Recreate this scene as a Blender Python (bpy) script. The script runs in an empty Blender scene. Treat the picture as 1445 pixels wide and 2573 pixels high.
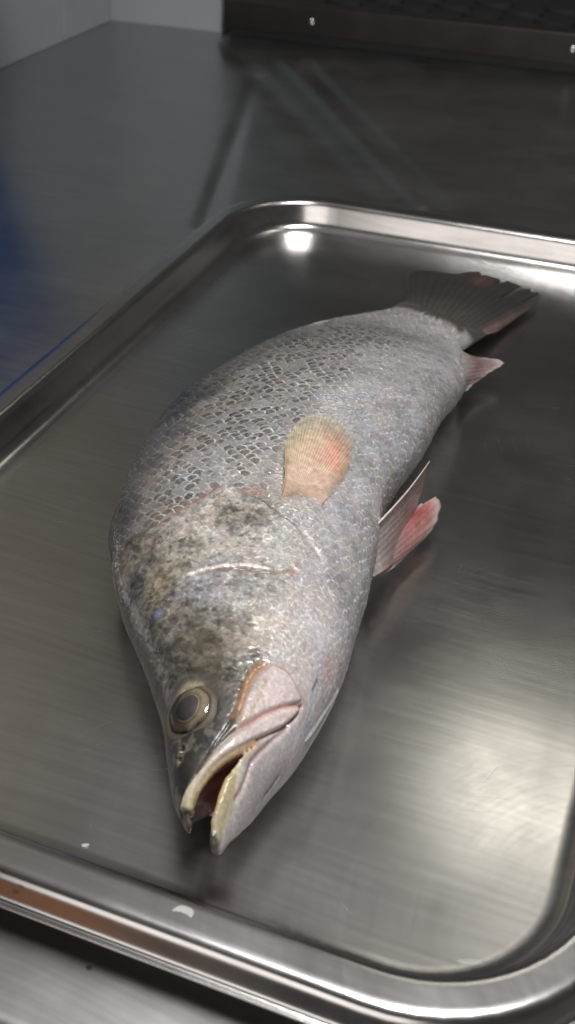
import bpy, bmesh, math, random
import numpy as np
from mathutils import Vector, Matrix

# ------------------------------------------------------------------ camera, world, lamps, exposure
scene = bpy.context.scene
COL = scene.collection
R_ = math.radians

cam_data = bpy.data.cameras.new("camera")
cam = bpy.data.objects.new("camera", cam_data)
COL.objects.link(cam)
cam_data.sensor_fit = 'VERTICAL'
cam_data.sensor_height = 36.0
cam_data.lens = 2756/2573*36.0
cam_data.clip_start = 0.01
cam_data.clip_end = 50
right = Vector((0.93168167, 0.36300578, 0.01400239))
down = Vector((0.22578243, -0.54843068, -0.80513731))
fwd = Vector((-0.28459016, 0.75329316, -0.59292314))
cam.matrix_world = Matrix(((right.x, -down.x, -fwd.x, 0.0),
                           (right.y, -down.y, -fwd.y, 0.0),
                           (right.z, -down.z, -fwd.z, 0.29),
                           (0, 0, 0, 1)))
cam_data.dof.use_dof = True
cam_data.dof.focus_distance = 0.42
cam_data.dof.aperture_fstop = 16.0
scene.camera = cam

world = bpy.data.worlds.new("World")
scene.world = world
world.use_nodes = True
bg = world.node_tree.nodes["Background"]
bg.inputs[0].default_value = (1.0, 0.975, 0.94, 1)
bg.inputs[1].default_value = 0.042

def lamp(name, loc, target, size, power, color, size_y=None, shape='RECTANGLE', spread=180):
    d = bpy.data.lights.new(name, 'AREA'); d.shape = shape
    d.size = size; d.size_y = size_y or size
    d.energy = power; d.color = color; d.spread = R_(spread)
    o = bpy.data.objects.new(name, d); COL.objects.link(o)
    o.location = loc
    o.rotation_euler = (Vector(target)-Vector(loc)).to_track_quat('-Z', 'Y').to_euler()
    return o
# ceiling lamp above the bench, a dim panel added as lit ceiling, the window behind the photographer, the small hood lamp over the far bench
lamp("ceiling_lamp", (0.02, 0.25, 1.25), (-0.12, 0.36, 0), 0.45, 17.5, (1.0, 0.98, 0.965), 0.30)
lamp("ceiling_stand_in", (-0.45, 1.10, 1.65), (-0.30, 0.75, 0), 1.7, 0.7, (1.0, 0.96, 0.93), 0.8)  # area lamp added in place of a lit ceiling, for the tray's reflections
lamp("window_lamp", (-0.18, -1.1, 0.46), (-0.12, 0.4, 0.1), 1.05, 4.4, (1.0, 0.93, 0.88), 0.7)
lamp("hood_lamp", (-0.07, 1.05, 0.935), (-0.02, 0.26, 0), 0.14, 0.25, (1.0, 0.95, 0.82), shape='DISK')

scene.view_settings.view_transform = 'Standard'
scene.view_settings.look = 'None'
scene.view_settings.exposure = 0.0
scene.view_settings.gamma = 1.0
scene.cycles.use_denoising = True

# ------------------------------------------------------------------ helpers
def tag(o, label=None, cat=None, group=None, kind=None):
    for k, v in (("label", label), ("category", cat), ("group", group), ("kind", kind)):
        if v: o[k] = v
    return o
def empty(name, loc=(0, 0, 0)):
    o = bpy.data.objects.new(name, None); COL.objects.link(o); o.location = loc
    o.empty_display_size = 0.02
    return o
def child(o, parent):
    o.parent = parent
    o.matrix_parent_inverse = Matrix.Translation(-Vector(parent.location))
    return o
def mesh_np(name, V, F, mat, smooth=True, cols=None, parent=None, vals=None):
    """V (n,3); F (m,3 or 4) int array -> linked mesh object"""
    V = np.asarray(V, np.float32); F = np.asarray(F, np.int32)
    me = bpy.data.meshes.new(name)
    me.vertices.add(len(V)); me.vertices.foreach_set("co", V.ravel())
    k = F.shape[1]
    me.loops.add(F.size); me.loops.foreach_set("vertex_index", F.ravel())
    me.polygons.add(len(F))
    me.polygons.foreach_set("loop_start", np.arange(0, F.size, k, dtype=np.int32))
    me.update(calc_edges=True)
    if smooth: me.polygons.foreach_set("use_smooth", np.ones(len(F), bool))
    if cols is not None:
        a = me.attributes.new("Col", 'FLOAT_COLOR', 'POINT')
        c = np.ones((len(V), 4), np.float32); c[:, :cols.shape[1]] = cols
        a.data.foreach_set("color", c.ravel())
    for n, v in (vals or {}).items():
        a = me.attributes.new(n, 'FLOAT', 'POINT'); a.data.foreach_set("value", np.asarray(v, np.float32))
    me.validate(); me.update()
    if mat: me.materials.append(mat)
    o = bpy.data.objects.new(name, me); COL.objects.link(o)
    if parent: child(o, parent)
    return o
def bm_obj(name, bm, mat, parent=None, smooth=False):
    me = bpy.data.meshes.new(name); bm.normal_update(); bm.to_mesh(me); bm.free()
    if smooth:
        me.polygons.foreach_set("use_smooth", np.ones(len(me.polygons), bool))
    me.materials.append(mat)
    o = bpy.data.objects.new(name, me); COL.objects.link(o)
    if parent: child(o, parent)
    return o
def add_box(bm, lo, hi, bevel=0.0, seg=2):
    lo = Vector(lo); hi = Vector(hi)
    r = bmesh.ops.create_cube(bm, size=1.0)
    for v in r['verts']:
        v.co = Vector(((v.co.x+.5)*(hi.x-lo.x)+lo.x, (v.co.y+.5)*(hi.y-lo.y)+lo.y, (v.co.z+.5)*(hi.z-lo.z)+lo.z))
    if bevel:
        es = list({e for v in r['verts'] for e in v.link_edges})
        bmesh.ops.bevel(bm, geom=es, offset=bevel, segments=seg, affect='EDGES', profile=0.6)
def lin(c):
    c = np.asarray(c, float)/255.0
    return np.where(c <= 0.04045, c/12.92, ((c+0.055)/1.055)**2.4)
def grid_faces(nu, nv, wrap_v=False):
    i = np.arange(nu-1)[:, None]; j = np.arange(nv if wrap_v else nv-1)[None, :]
    j2 = (j+1) % nv
    return np.stack([i*nv+j, i*nv+j2, (i+1)*nv+j2, (i+1)*nv+j], -1).reshape(-1, 4)

# hashed value noise for vertex work
def _hash(i, j, k, seed):
    h = (i.astype(np.int64)*374761393+j.astype(np.int64)*668265263+k.astype(np.int64)*2147483647+seed*1274126177) & 0xffffffff
    h = ((h ^ (h >> 13))*1274126177) & 0xffffffff
    h = ((h ^ (h >> 16))*2246822519) & 0xffffffff
    return ((h ^ (h >> 13)) & 0xffffff)/float(0xffffff)
def vnoise(P, f, seed=0):
    Q = P*f; I = np.floor(Q).astype(np.int64); t = Q-I; t = t*t*(3-2*t)
    r = 0; three = P.shape[1] == 3
    z = np.zeros(len(P), np.int64)
    for a in (0, 1):
        for b in (0, 1):
            w = (t[:, 0] if a else 1-t[:, 0])*(t[:, 1] if b else 1-t[:, 1])
            if three:
                for c in (0, 1):
                    r = r+w*(t[:, 2] if c else 1-t[:, 2])*_hash(I[:, 0]+a, I[:, 1]+b, I[:, 2]+c, seed)
            else:
                r = r+w*_hash(I[:, 0]+a, I[:, 1]+b, z, seed)
    return r
def fbm(P, f, seed=0, octv=3):
    s = 0; a = 1; n = 0
    for o in range(octv):
        s = s+a*vnoise(P, f*2**o, seed+o*17); n += a; a *= 0.5
    return s/n
def sstep(x, a, b):
    t = np.clip((x-a)/(b-a), 0, 1); return t*t*(3-2*t)

# ------------------------------------------------------------------ materials
def new_mat(name):
    m = bpy.data.materials.new(name); m.use_nodes = True
    nt = m.node_tree; b = nt.nodes["Principled BSDF"]
    return m, nt, b
def N(nt, t, **kw):
    n = nt.nodes.new(t)
    for k, v in kw.items(): setattr(n, k, v)
    return n
def plain(name, col, rough=0.5, metal=0.0, noise=0.12, scale=60.0, bump=0.0, spec=0.5):
    m, nt, b = new_mat(name)
    tc = N(nt, 'ShaderNodeTexCoord'); nz = N(nt, 'ShaderNodeTexNoise')
    nz.inputs['Scale'].default_value = scale; nz.inputs['Detail'].default_value = 5
    nt.links.new(tc.outputs['Object'], nz.inputs['Vector'])
    mp = N(nt, 'ShaderNodeMapRange'); mp.inputs['To Min'].default_value = 1-noise*2; mp.inputs['To Max'].default_value = 1+noise*2
    nt.links.new(nz.outputs['Fac'], mp.inputs['Value'])
    mx = N(nt, 'ShaderNodeVectorMath', operation='SCALE'); mx.inputs[0].default_value = col[:3]
    nt.links.new(mp.outputs['Result'], mx.inputs['Scale'])
    nt.links.new(mx.outputs['Vector'], b.inputs['Base Color'])
    b.inputs['Roughness'].default_value = rough; b.inputs['Metallic'].default_value = metal
    b.inputs['Specular IOR Level'].default_value = spec
    if bump:
        bp = N(nt, 'ShaderNodeBump'); bp.inputs['Strength'].default_value = bump; bp.inputs['Distance'].default_value = 0.001
        nt.links.new(nz.outputs['Fac'], bp.inputs['Height']); nt.links.new(bp.outputs['Normal'], b.inputs['Normal'])
    return m
def steel(name, col, rough, streak=(6, 160, 60), rvar=0.10, bump=0.15, arcs=None, smear=0.10):
    """brushed stainless steel: grain streaks, wiped smears and hair scratches"""
    m, nt, b = new_mat(name); L = nt.links
    tc = N(nt, 'ShaderNodeTexCoord')
    # grain direction bends a little over the sheet
    wn = N(nt, 'ShaderNodeTexNoise'); wn.inputs['Scale'].default_value = 5; wn.inputs['Detail'].default_value = 1
    L.new(tc.outputs['Object'], wn.inputs['Vector'])
    wm = N(nt, 'ShaderNodeVectorMath', operation='MULTIPLY_ADD'); wm.inputs[1].default_value = (0.02, 0.035, 0.0)
    L.new(wn.outputs['Color'], wm.inputs[0]); L.new(tc.outputs['Object'], wm.inputs[2])
    mp = N(nt, 'ShaderNodeMapping'); mp.inputs['Scale'].default_value = streak; mp.inputs['Rotation'].default_value = (0, 0, R_(7))
    L.new(wm.outputs['Vector'], mp.inputs['Vector'])
    g = N(nt, 'ShaderNodeTexNoise'); g.inputs['Scale'].default_value = 4.0; g.inputs['Detail'].default_value = 3; g.inputs['Roughness'].default_value = 0.5
    L.new(mp.outputs['Vector'], g.inputs['Vector'])
    sm = N(nt, 'ShaderNodeTexNoise'); sm.inputs['Scale'].default_value = 14; sm.inputs['Detail'].default_value = 6; sm.inputs['Roughness'].default_value = 0.62
    L.new(wm.outputs['Vector'], sm.inputs['Vector'])
    # hair scratches: thin lines of warped waves, broken by noise
    sc = []
    for k, (rot, s, cx, cy) in enumerate(((20, 60, 0.03, 0.30), (75, 44, -0.34, 0.35), (140, 52, 0.10, -0.2))):
        mm = N(nt, 'ShaderNodeMapping'); mm.inputs['Location'].default_value = (-cx, -cy, 0); mm.inputs['Rotation'].default_value = (0, 0, 0)
        L.new(tc.outputs['Object'], mm.inputs['Vector'])
        w = N(nt, 'ShaderNodeTexWave', wave_type='RINGS', rings_direction='Z')
        w.inputs['Scale'].default_value = s; w.inputs['Distortion'].default_value = 2.0; w.inputs['Detail'].default_value = 1; w.inputs['Detail Scale'].default_value = 0.15
        w.inputs['Phase Offset'].default_value = rot
        L.new(mm.outputs['Vector'], w.inputs['Vector'])
        r = N(nt, 'ShaderNodeMapRange'); r.inputs['From Min'].default_value = 0.997; r.inputs['From Max'].default_value = 1.0
        L.new(w.outputs['Fac'], r.inputs['Value'])
        bn = N(nt, 'ShaderNodeTexNoise'); bn.inputs['Scale'].default_value = 30; bn.inputs['Detail'].default_value = 2
        L.new(mm.outputs['Vector'], bn.inputs['Vector'])
        br = N(nt, 'ShaderNodeMapRange'); br.inputs['From Min'].default_value = 0.56; br.inputs['From Max'].default_value = 0.75
        L.new(bn.outputs['Fac'], br.inputs['Value'])
        mu = N(nt, 'ShaderNodeMath', operation='MULTIPLY'); L.new(r.outputs['Result'], mu.inputs[0]); L.new(br.outputs['Result'], mu.inputs[1])
        sc.append(mu)
    s1 = N(nt, 'ShaderNodeMath', operation='ADD'); L.new(sc[0].outputs[0], s1.inputs[0]); L.new(sc[1].outputs[0], s1.inputs[1])
    s2 = N(nt, 'ShaderNodeMath', operation='ADD', use_clamp=True); L.new(s1.outputs[0], s2.inputs[0]); L.new(sc[2].outputs[0], s2.inputs[1])
    # roughness
    ra = N(nt, 'ShaderNodeMapRange'); ra.inputs['From Min'].default_value = 0.3; ra.inputs['From Max'].default_value = 0.7
    ra.inputs['To Min'].default_value = rough-rvar*0.6; ra.inputs['To Max'].default_value = rough+rvar*0.6
    L.new(g.outputs['Fac'], ra.inputs['Value'])
    rb = N(nt, 'ShaderNodeMapRange'); rb.inputs['From Min'].default_value = 0.35; rb.inputs['From Max'].default_value = 0.7
    rb.inputs['To Min'].default_value = -smear*0.5; rb.inputs['To Max'].default_value = smear
    L.new(sm.outputs['Fac'], rb.inputs['Value'])
    rs = N(nt, 'ShaderNodeMath', operation='ADD'); L.new(ra.outputs['Result'], rs.inputs[0]); L.new(rb.outputs['Result'], rs.inputs[1])
    rc = N(nt, 'ShaderNodeMath', operation='MULTIPLY_ADD', use_clamp=True); rc.inputs[1].default_value = 0.06
    L.new(s2.outputs[0], rc.inputs[0]); L.new(rs.outputs[0], rc.inputs[2])
    out = rc
    if arcs:        # circular wiping marks round one spot
        am = N(nt, 'ShaderNodeMapping'); am.inputs['Location'].default_value = (-arcs[0], -arcs[1], 0)
        L.new(wm.outputs['Vector'], am.inputs['Vector'])
        sx = N(nt, 'ShaderNodeSeparateXYZ'); L.new(am.outputs['Vector'], sx.inputs[0])
        an = N(nt, 'ShaderNodeMath', operation='ARCTAN2'); L.new(sx.outputs['Y'], an.inputs[0]); L.new(sx.outputs['X'], an.inputs[1])
        rl = N(nt, 'ShaderNodeVectorMath', operation='LENGTH'); L.new(am.outputs['Vector'], rl.inputs[0])
        m1 = N(nt, 'ShaderNodeMath', operation='MULTIPLY'); m1.inputs[1].default_value = 620; L.new(rl.outputs['Value'], m1.inputs[0])
        m2 = N(nt, 'ShaderNodeMath', operation='MULTIPLY'); m2.inputs[1].default_value = 2.2; L.new(an.outputs[0], m2.inputs[0])
        cx = N(nt, 'ShaderNodeCombineXYZ'); L.new(m1.outputs[0], cx.inputs['X']); L.new(m2.outputs[0], cx.inputs['Y'])
        aw = N(nt, 'ShaderNodeTexNoise'); aw.inputs['Scale'].default_value = 1.0; aw.inputs['Detail'].default_value = 3; aw.inputs['Distortion'].default_value = 0.4
        L.new(cx.outputs[0], aw.inputs['Vector'])
        fd = N(nt, 'ShaderNodeMapRange'); fd.inputs['From Min'].default_value = 0.03; fd.inputs['From Max'].default_value = 0.22; fd.inputs['To Min'].default_value = 1.0; fd.inputs['To Max'].default_value = 0.15
        L.new(rl.outputs['Value'], fd.inputs['Value'])
        a0 = N(nt, 'ShaderNodeMapRange'); a0.inputs['From Min'].default_value = 0.35; a0.inputs['From Max'].default_value = 0.65; a0.inputs['To Min'].default_value = -0.009; a0.inputs['To Max'].default_value = 0.010
        L.new(aw.outputs['Fac'], a0.inputs['Value'])
        ar = N(nt, 'ShaderNodeMath', operation='MULTIPLY'); L.new(a0.outputs['Result'], ar.inputs[0]); L.new(fd.outputs['Result'], ar.inputs[1])
        out = N(nt, 'ShaderNodeMath', operation='ADD', use_clamp=True); L.new(rc.outputs[0], out.inputs[0]); L.new(ar.outputs[0], out.inputs[1])
    L.new(out.outputs[0], b.inputs['Roughness'])
    # colour: grain and stain
    ca = N(nt, 'ShaderNodeMapRange'); ca.inputs['From Min'].default_value = 0.3; ca.inputs['From Max'].default_value = 0.7
    ca.inputs['To Min'].default_value = 0.93; ca.inputs['To Max'].default_value = 1.07
    L.new(g.outputs['Fac'], ca.inputs['Value'])
    mx = N(nt, 'ShaderNodeVectorMath', operation='SCALE'); mx.inputs[0].default_value = col
    L.new(ca.outputs['Result'], mx.inputs['Scale'])
    L.new(mx.outputs['Vector'], b.inputs['Base Color'])
    b.inputs['Metallic'].default_value = 1.0
    bp = N(nt, 'ShaderNodeBump'); bp.inputs['Strength'].default_value = bump; bp.inputs['Distance'].default_value = 0.0004
    hs = N(nt, 'ShaderNodeMath', operation='MULTIPLY_ADD'); hs.inputs[1].default_value = -0.4
    L.new(s2.outputs[0], hs.inputs[0]); L.new(g.outputs['Fac'], hs.inputs[2])
    L.new(hs.outputs[0], bp.inputs['Height']); L.new(bp.outputs['Normal'], b.inputs['Normal'])
    return m
def fish_mat(name, rough=0.38, coat=0.5, sss=0.0, alpha=False, bump=0.25, bscale=900):
    m, nt, b = new_mat(name); L = nt.links
    at = N(nt, 'ShaderNodeAttribute', attribute_name='Col')
    tc = N(nt, 'ShaderNodeTexCoord')
    nz = N(nt, 'ShaderNodeTexNoise'); nz.inputs['Scale'].default_value = bscale; nz.inputs['Detail'].default_value = 4
    L.new(tc.outputs['Object'], nz.inputs['Vector'])
    mr = N(nt, 'ShaderNodeMapRange'); mr.inputs['From Min'].default_value = 0.3; mr.inputs['From Max'].default_value = 0.7
    mr.inputs['To Min'].default_value = 0.82; mr.inputs['To Max'].default_value = 1.18
    L.new(nz.outputs['Fac'], mr.inputs['Value'])
    mx = N(nt, 'ShaderNodeVectorMath', operation='SCALE'); L.new(at.outputs['Color'], mx.inputs[0]); L.new(mr.outputs['Result'], mx.inputs['Scale'])
    L.new(mx.outputs['Vector'], b.inputs['Base Color'])
    b.inputs['Roughness'].default_value = rough
    b.inputs['Coat Weight'].default_value = coat; b.inputs['Coat Roughness'].default_value = 0.12
    if sss:
        b.inputs['Subsurface Weight'].default_value = sss
        b.inputs['Subsurface Radius'].default_value = (0.004, 0.002, 0.0015)
        b.inputs['Subsurface Scale'].default_value = 1.0
    bp = N(nt, 'ShaderNodeBump'); bp.inputs['Strength'].default_value = bump; bp.inputs['Distance'].default_value = 0.0004
    L.new(nz.outputs['Fac'], bp.inputs['Height']); L.new(bp.outputs['Normal'], b.inputs['Normal'])
    if alpha: L.new(at.outputs['Alpha'], b.inputs['Alpha'])
    return m, nt, b

M = {}
M['tray'] = steel('tray_steel', (0.55, 0.545, 0.535), 0.22, streak=(5, 120, 60), rvar=0.006, bump=0.0, smear=0.05, arcs=(0.05, 0.22))
M['bench'] = steel('bench_steel', (0.46, 0.46, 0.455), 0.31, streak=(5, 120, 60), rvar=0.012, bump=0.0, smear=0.06)
M['wall'] = plain('wall_paint', (0.27, 0.30, 0.32), 0.45, noise=0.05, scale=20)
M['cream'] = plain('cream_bounce', (0.24, 0.215, 0.18), 0.5, noise=0.04, scale=15)  # tone of the added upper wall that the tray mirrors
M['rail'] = plain('rail_brown', (0.034, 0.030, 0.027), 0.42, metal=0.6, noise=0.2, scale=40, bump=0.1)
M['black'] = plain('black_iron', (0.012, 0.012, 0.013), 0.55, noise=0.3, scale=60)
M['bolt'] = plain('bolt_steel', (0.6, 0.6, 0.58), 0.25, metal=1.0, noise=0.05)
M['blue'] = plain('blue_plastic', (0.016, 0.075, 0.27), 0.35, noise=0.08, scale=20)
M['grout'] = plain('grout', (0.40, 0.42, 0.43), 0.8, noise=0.1)
M['skin'], _nt, _b = fish_mat('fish_skin')
_m = _nt.nodes.new('ShaderNodeAttribute'); _m.attribute_name = 'silver'
_nt.links.new(_m.outputs['Fac'], _b.inputs['Metallic'])
_m = _nt.nodes.new('ShaderNodeAttribute'); _m.attribute_name = 'gloss'
_nt.links.new(_m.outputs['Fac'], _b.inputs['Roughness'])
M['fin'], _, _ = fish_mat('fin_membrane', rough=0.35, coat=0.3, alpha=True, bump=0.15, bscale=600)
M['tailfin'], _, _ = fish_mat('tail_membrane', rough=0.6, coat=0.08, alpha=True, bump=0.3, bscale=500)
M['eye'], _, _ = fish_mat('eye_surface', rough=0.6, coat=0.0, bump=0.08, bscale=500)

M['board_orange'] = plain('orange_board', (0.55, 0.20, 0.06), 0.5, noise=0.2, scale=30)  # tone of the added board mirrored in the near rim
M['pupil'] = plain('pupil_cloudy', (0.082, 0.080, 0.088), 0.30, noise=0.15, scale=300)
M['scale'] = plain('shed_scale', (0.46, 0.45, 0.43), 0.30, noise=0.06, scale=300)
M['ring'] = plain('dried_ring', (0.32, 0.32, 0.31), 0.5, noise=0.1, scale=400)
def glassy(name, col, rough, ior, alpha):
    m, nt, b = new_mat(name)
    b.inputs['Base Color'].default_value = col+(1,); b.inputs['Roughness'].default_value = rough
    b.inputs['IOR'].default_value = ior; b.inputs['Transmission Weight'].default_value = 0.0
    tr = nt.nodes.new('ShaderNodeBsdfTransparent'); gl = nt.nodes.new('ShaderNodeBsdfGlossy'); gl.inputs['Roughness'].default_value = rough
    fr = nt.nodes.new('ShaderNodeFresnel'); fr.inputs['IOR'].default_value = ior
    mx = nt.nodes.new('ShaderNodeMixShader'); nt.links.new(fr.outputs[0], mx.inputs[0]); nt.links.new(tr.outputs[0], mx.inputs[1]); nt.links.new(gl.outputs[0], mx.inputs[2])
    tr.inputs[0].default_value = col+(1,)
    nt.links.new(mx.outputs[0], nt.nodes['Material Output'].inputs['Surface'])
    return m
M['cornea'] = glassy('cornea', (0.93, 0.91, 0.88), 0.04, 1.45, 1)
M['water'] = glassy('water', (0.8, 0.8, 0.8), 0.02, 1.4, 1)

# ------------------------------------------------------------------ the bench, walls and far rail
BZ = -0.0015
def groove_h(x, y):
    """shallow diagonal grooves in the bench top"""
    z = np.zeros_like(x)
    for (x0, y0, x1, y1, wd, dp) in ((-.505, 1.13, -.205, .73, .012, .0010), (-.424, 1.087, -.185, .755, .007, -.0012), (-.404, 1.095, -.170, .765, .006, .0010),
                                     (-.291, 1.131, -.115, .80, .009, .0010), (-.430, 1.03, -.315, .66, .007, .0008)):
        dx, dy = x1-x0, y1-y0; l2 = dx*dx+dy*dy
        t = ((x-x0)*dx+(y-y0)*dy)/l2
        dist = np.hypot(x-(x0+np.clip(t, 0, 1)*dx), y-(y0+np.clip(t, 0, 1)*dy))
        z -= 2.2*dp*np.exp(-(dist/wd)**2)
    return z
gx = np.concatenate([np.linspace(-0.90, -0.55, 20)[:-1], np.linspace(-0.55, -0.05, 170)[:-1], np.linspace(-0.05, 0.9, 40)])
gy = np.concatenate([np.linspace(0.124, 0.62, 30)[:-1], np.linspace(0.62, 1.16, 190)[:-1], np.linspace(1.16, 1.7, 20)])
GX, GY = np.meshgrid(gx, gy)
GZ = BZ+groove_h(GX, GY)
rows = [np.stack([GX, GY, GZ], -1)]
front = []
for a in np.linspace(0, 1, 9)[1:]:      # rounded front edge and apron
    an = a*math.pi/2
    front.append(np.stack([gx, np.full_like(gx, 0.124-0.008*math.sin(an)), np.full_like(gx, BZ-0.008*(1-math.cos(an)))], -1))
front.append(np.stack([gx, np.full_like(gx, 0.116), np.full_like(gx, -0.08)], -1))
V = np.concatenate([np.array(front)[::-1].reshape(-1, 3), rows[0].reshape(-1, 3)])
nrow = len(front)+len(gy)
tag(mesh_np('steel_bench', V, grid_faces(nrow, len(gx)), M['bench']), kind='structure',
    label='wide brushed stainless steel bench top under the tray')

def wall_panel(name, lo, hi, joints, axis):
    bm = bmesh.new(); add_box(bm, lo, hi)
    o = tag(bm_obj(name, bm, M['wall']), kind='structure')
    return o
wl = wall_panel('wall_left', (-0.80, 0.0, BZ), (-0.668, 1.9, 0.95), None, 1)
tag(wl, 'pale grey painted wall beside the bench at the top left')
bm = bmesh.new(); add_box(bm, (-0.668, 0.0, BZ), (-0.6655, 1.0655, 0.27), 0.001); bm_obj('panel', bm, M['wall'], wl)
bm = bmesh.new(); add_box(bm, (-0.668, 1.068, BZ), (-0.6655, 1.1665, 0.27), 0.001); bm_obj('panel', bm, M['wall'], wl)
bm = bmesh.new(); add_box(bm, (-0.668, 0.0, 0.274), (-0.6665, 1.1665, 0.95), 0.0005); bm_obj('upper_wall_bounce', bm, M['cream'], wl)  # unseen upper wall, added for the warm tone it reflects onto the tray
wb = wall_panel('wall_back', (-0.80, 1.172, BZ), (-0.53, 1.26, 0.30), None, 0)
tag(wb, 'shaded grey wall behind the far left corner of the bench')

# low dark appliance at the back: front rail with bolts on a recessed base, slotted black top
ap = empty('grill_unit', (-0.1, 1.155, BZ))
tag(ap, 'low dark brown metal grill unit with bolted front rail at the back of the bench', 'grill')
bm = bmesh.new(); add_box(bm, (-0.519, 1.153, 0.0085), (0.75, 1.175, 0.0375), 0.0022, 3); bm_obj('front_rail', bm, M['rail'], ap, True)
bm = bmesh.new(); add_box(bm, (-0.516, 1.162, BZ), (0.75, 1.45, 0.0086), 0.0005); bm_obj('base', bm, M['black'], ap)
bm = bmesh.new(); add_box(bm, (-0.515, 1.1755, 0.009), (0.75, 1.45, 0.0335), 0.001); bm_obj('top_plate', bm, M['black'], ap)
for r in range(3):
    for k in range(9):
        bm = bmesh.new()
        x0 = -0.40+k*0.075+(r % 2)*0.037; y0 = 1.20+r*0.030
        bmesh.ops.create_cone(bm, cap_ends=True, segments=20, radius1=0.020, radius2=0.019, depth=0.006)
        for v in bm.verts: v.co = Vector((v.co.x*1.1+x0, v.co.y*0.42+y0, v.co.z+0.0345))
        bm_obj('grate_bar', bm, M['black'], ap, False)
for x in (-0.418, -0.147, 0.124):
    bm = bmesh.new()
    bmesh.ops.create_uvsphere(bm, u_segments=16, v_segments=8, radius=0.0034)
    for v in bm.verts: v.co = Vector((v.co.x+x, v.co.y*0.6+1.153, v.co.z+0.0235))
    bm_obj('bolt', bm, M['bolt'], ap, True)

# blue tub standing against the left wall (just out of frame, seen mirrored in the bench)
bm = bmesh.new(); add_box(bm, (-0.655, 0.70, BZ), (-0.595, 0.810, 0.24), 0.006, 3)
for v in bm.verts:
    k = (v.co.z-BZ)/0.24; v.co.x += 0.045*k*(1 if v.co.x > -0.62 else 0); v.co.y += 0.035*k*(1 if v.co.y > 0.75 else -1)
tag(bm_obj('blue_tub', bm, M['blue'], None, True), 'blue plastic tub against the left wall, mirrored in the bench', 'tub')

# unseen orange board, added for the warm reflection in the near rim
bm = bmesh.new(); add_box(bm, (-0.54, -0.75, -0.42), (-0.37, -0.72, 0.02), 0.004, 2)
for v in bm.verts: v.co.y += (-0.20-v.co.z)*0.8+0.1
tag(bm_obj('reflection_board', bm, M['board_orange'], None, True), 'orange brown board added out of view for its reflection in the near rim', 'board')

# ------------------------------------------------------------------ the tray
TX0, TX1, TY0, TY1 = -0.278, 0.0125, 0.169, 0.678
TR = 0.047
prof = [(-.0085, 0.0000), (-.0060, .0002), (-.0036, .0007), (-.0014, .0017), (.0003, .0031), (.0014, .0048), (.0020, .0064), (.0024, .0076), (.0030, .0096), (.0038, .0120), (.0046, .0144), (.0051, .0160), (.0056, .0170), (.0064, .0177), (.0076, .0180),
        (.0090, .0180), (.0110, .0180), (.0140, .0180), (.0155, .0180), (.0168, .0177), (.0177, .0169), (.0184, .0155), (.0191, .0138), (.0198, .0121), (.0204, .0108), (.0212, .0100), (.0223, .0097), (.0234, .0100), (.0240, .0107)]
def rrect(off, n=14, ne=26):
    x0, x1, y0, y1 = TX0-off, TX1+off, TY0-off, TY1+off
    r = max(TR+off, 0.004); pts = []
    cs = ((x1-r, y0+r, -90), (x1-r, y1-r, 0), (x0+r, y1-r, 90), (x0+r, y0+r, 180))
    for q, (cx, cy, a0) in enumerate(cs):
        for k in range(n+1):
            a = R_(a0+90*k/n); pts.append((cx+r*math.cos(a), cy+r*math.sin(a)))
        nx = cs[(q+1) % 4]; a = R_(nx[2]); e = (nx[0]+r*math.cos(a), nx[1]+r*math.sin(a)); s = pts[-1]
        for k in range(1, ne):
            t = k/ne; pts.append((s[0]+(e[0]-s[0])*t, s[1]+(e[1]-s[1])*t))
    return np.array(pts)
rngT = np.random.RandomState(3)
inner = rrect(prof[0][0]); nr = len(inner)
cen = inner.mean(0)
V = []
def floor_z(p):
    """sheet is never quite flat"""
    x, y = p[:, 0], p[:, 1]
    return 0.0004*np.sin(x*21+1)*np.sin(y*13+.4)
for s in (0.0, 0.12, 0.24, 0.36, 0.48, 0.6, 0.72, 0.84, 0.93):
    p = cen+(inner-cen)*max(s, 1e-3)
    e = np.clip((1-s)*4, 0, 1)
    V.append(np.concatenate([p, (floor_z(p)*e)[:, None]], 1))
for off, z in prof:
    p = rrect(off)
    w = np.zeros(len(p))
    V.append(np.concatenate([p, (z+w)[:, None]], 1))
V = np.array(V)
tray = mesh_np('steel_tray', V.reshape(-1, 3)[:, :], grid_faces(V.shape[0], nr, True), M['tray'])
tag(tray, 'shallow rounded stainless steel tray holding the fish', 'tray')
sol = tray.modifiers.new('sheet', 'SOLIDIFY'); sol.thickness = 0.0009; sol.offset = -1

# ---- measured fish outline, features (mm along the fish, mm over the flank) and pigment samples
BACK = [[-0.1, 0.1815], [-0.1056, 0.1876], [-0.1145, 0.2009], [-0.1249, 0.2173], [-0.1415, 0.2364], [-0.1566, 0.2523], [-0.17, 0.2709], [-0.1812, 0.2906], [-0.1896, 0.3117], [-0.1951, 0.3346], [-0.1999, 0.3589], [-0.201, 0.3863], [-0.1979, 0.417], [-0.1939, 0.4492], [-0.1868, 0.482], [-0.1778, 0.5148], [-0.151, 0.553]]
BELLY = [[-0.0842, 0.1765], [-0.0834, 0.1857], [-0.0806, 0.2031], [-0.0763, 0.2221], [-0.0751, 0.2515], [-0.0785, 0.282], [-0.0818, 0.3057], [-0.0864, 0.3289], [-0.0904, 0.3521], [-0.09, 0.3766], [-0.0878, 0.4005], [-0.0879, 0.4223], [-0.0882, 0.4425], [-0.0865, 0.4625], [-0.0875, 0.4825], [-0.0945, 0.503], [-0.101, 0.53]]
HALF = [0.0088, 0.014, 0.0185, 0.0215, 0.024, 0.026, 0.0275, 0.0285, 0.029, 0.029, 0.0285, 0.0275, 0.0255, 0.0225, 0.0185, 0.013, 0.0085]
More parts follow.
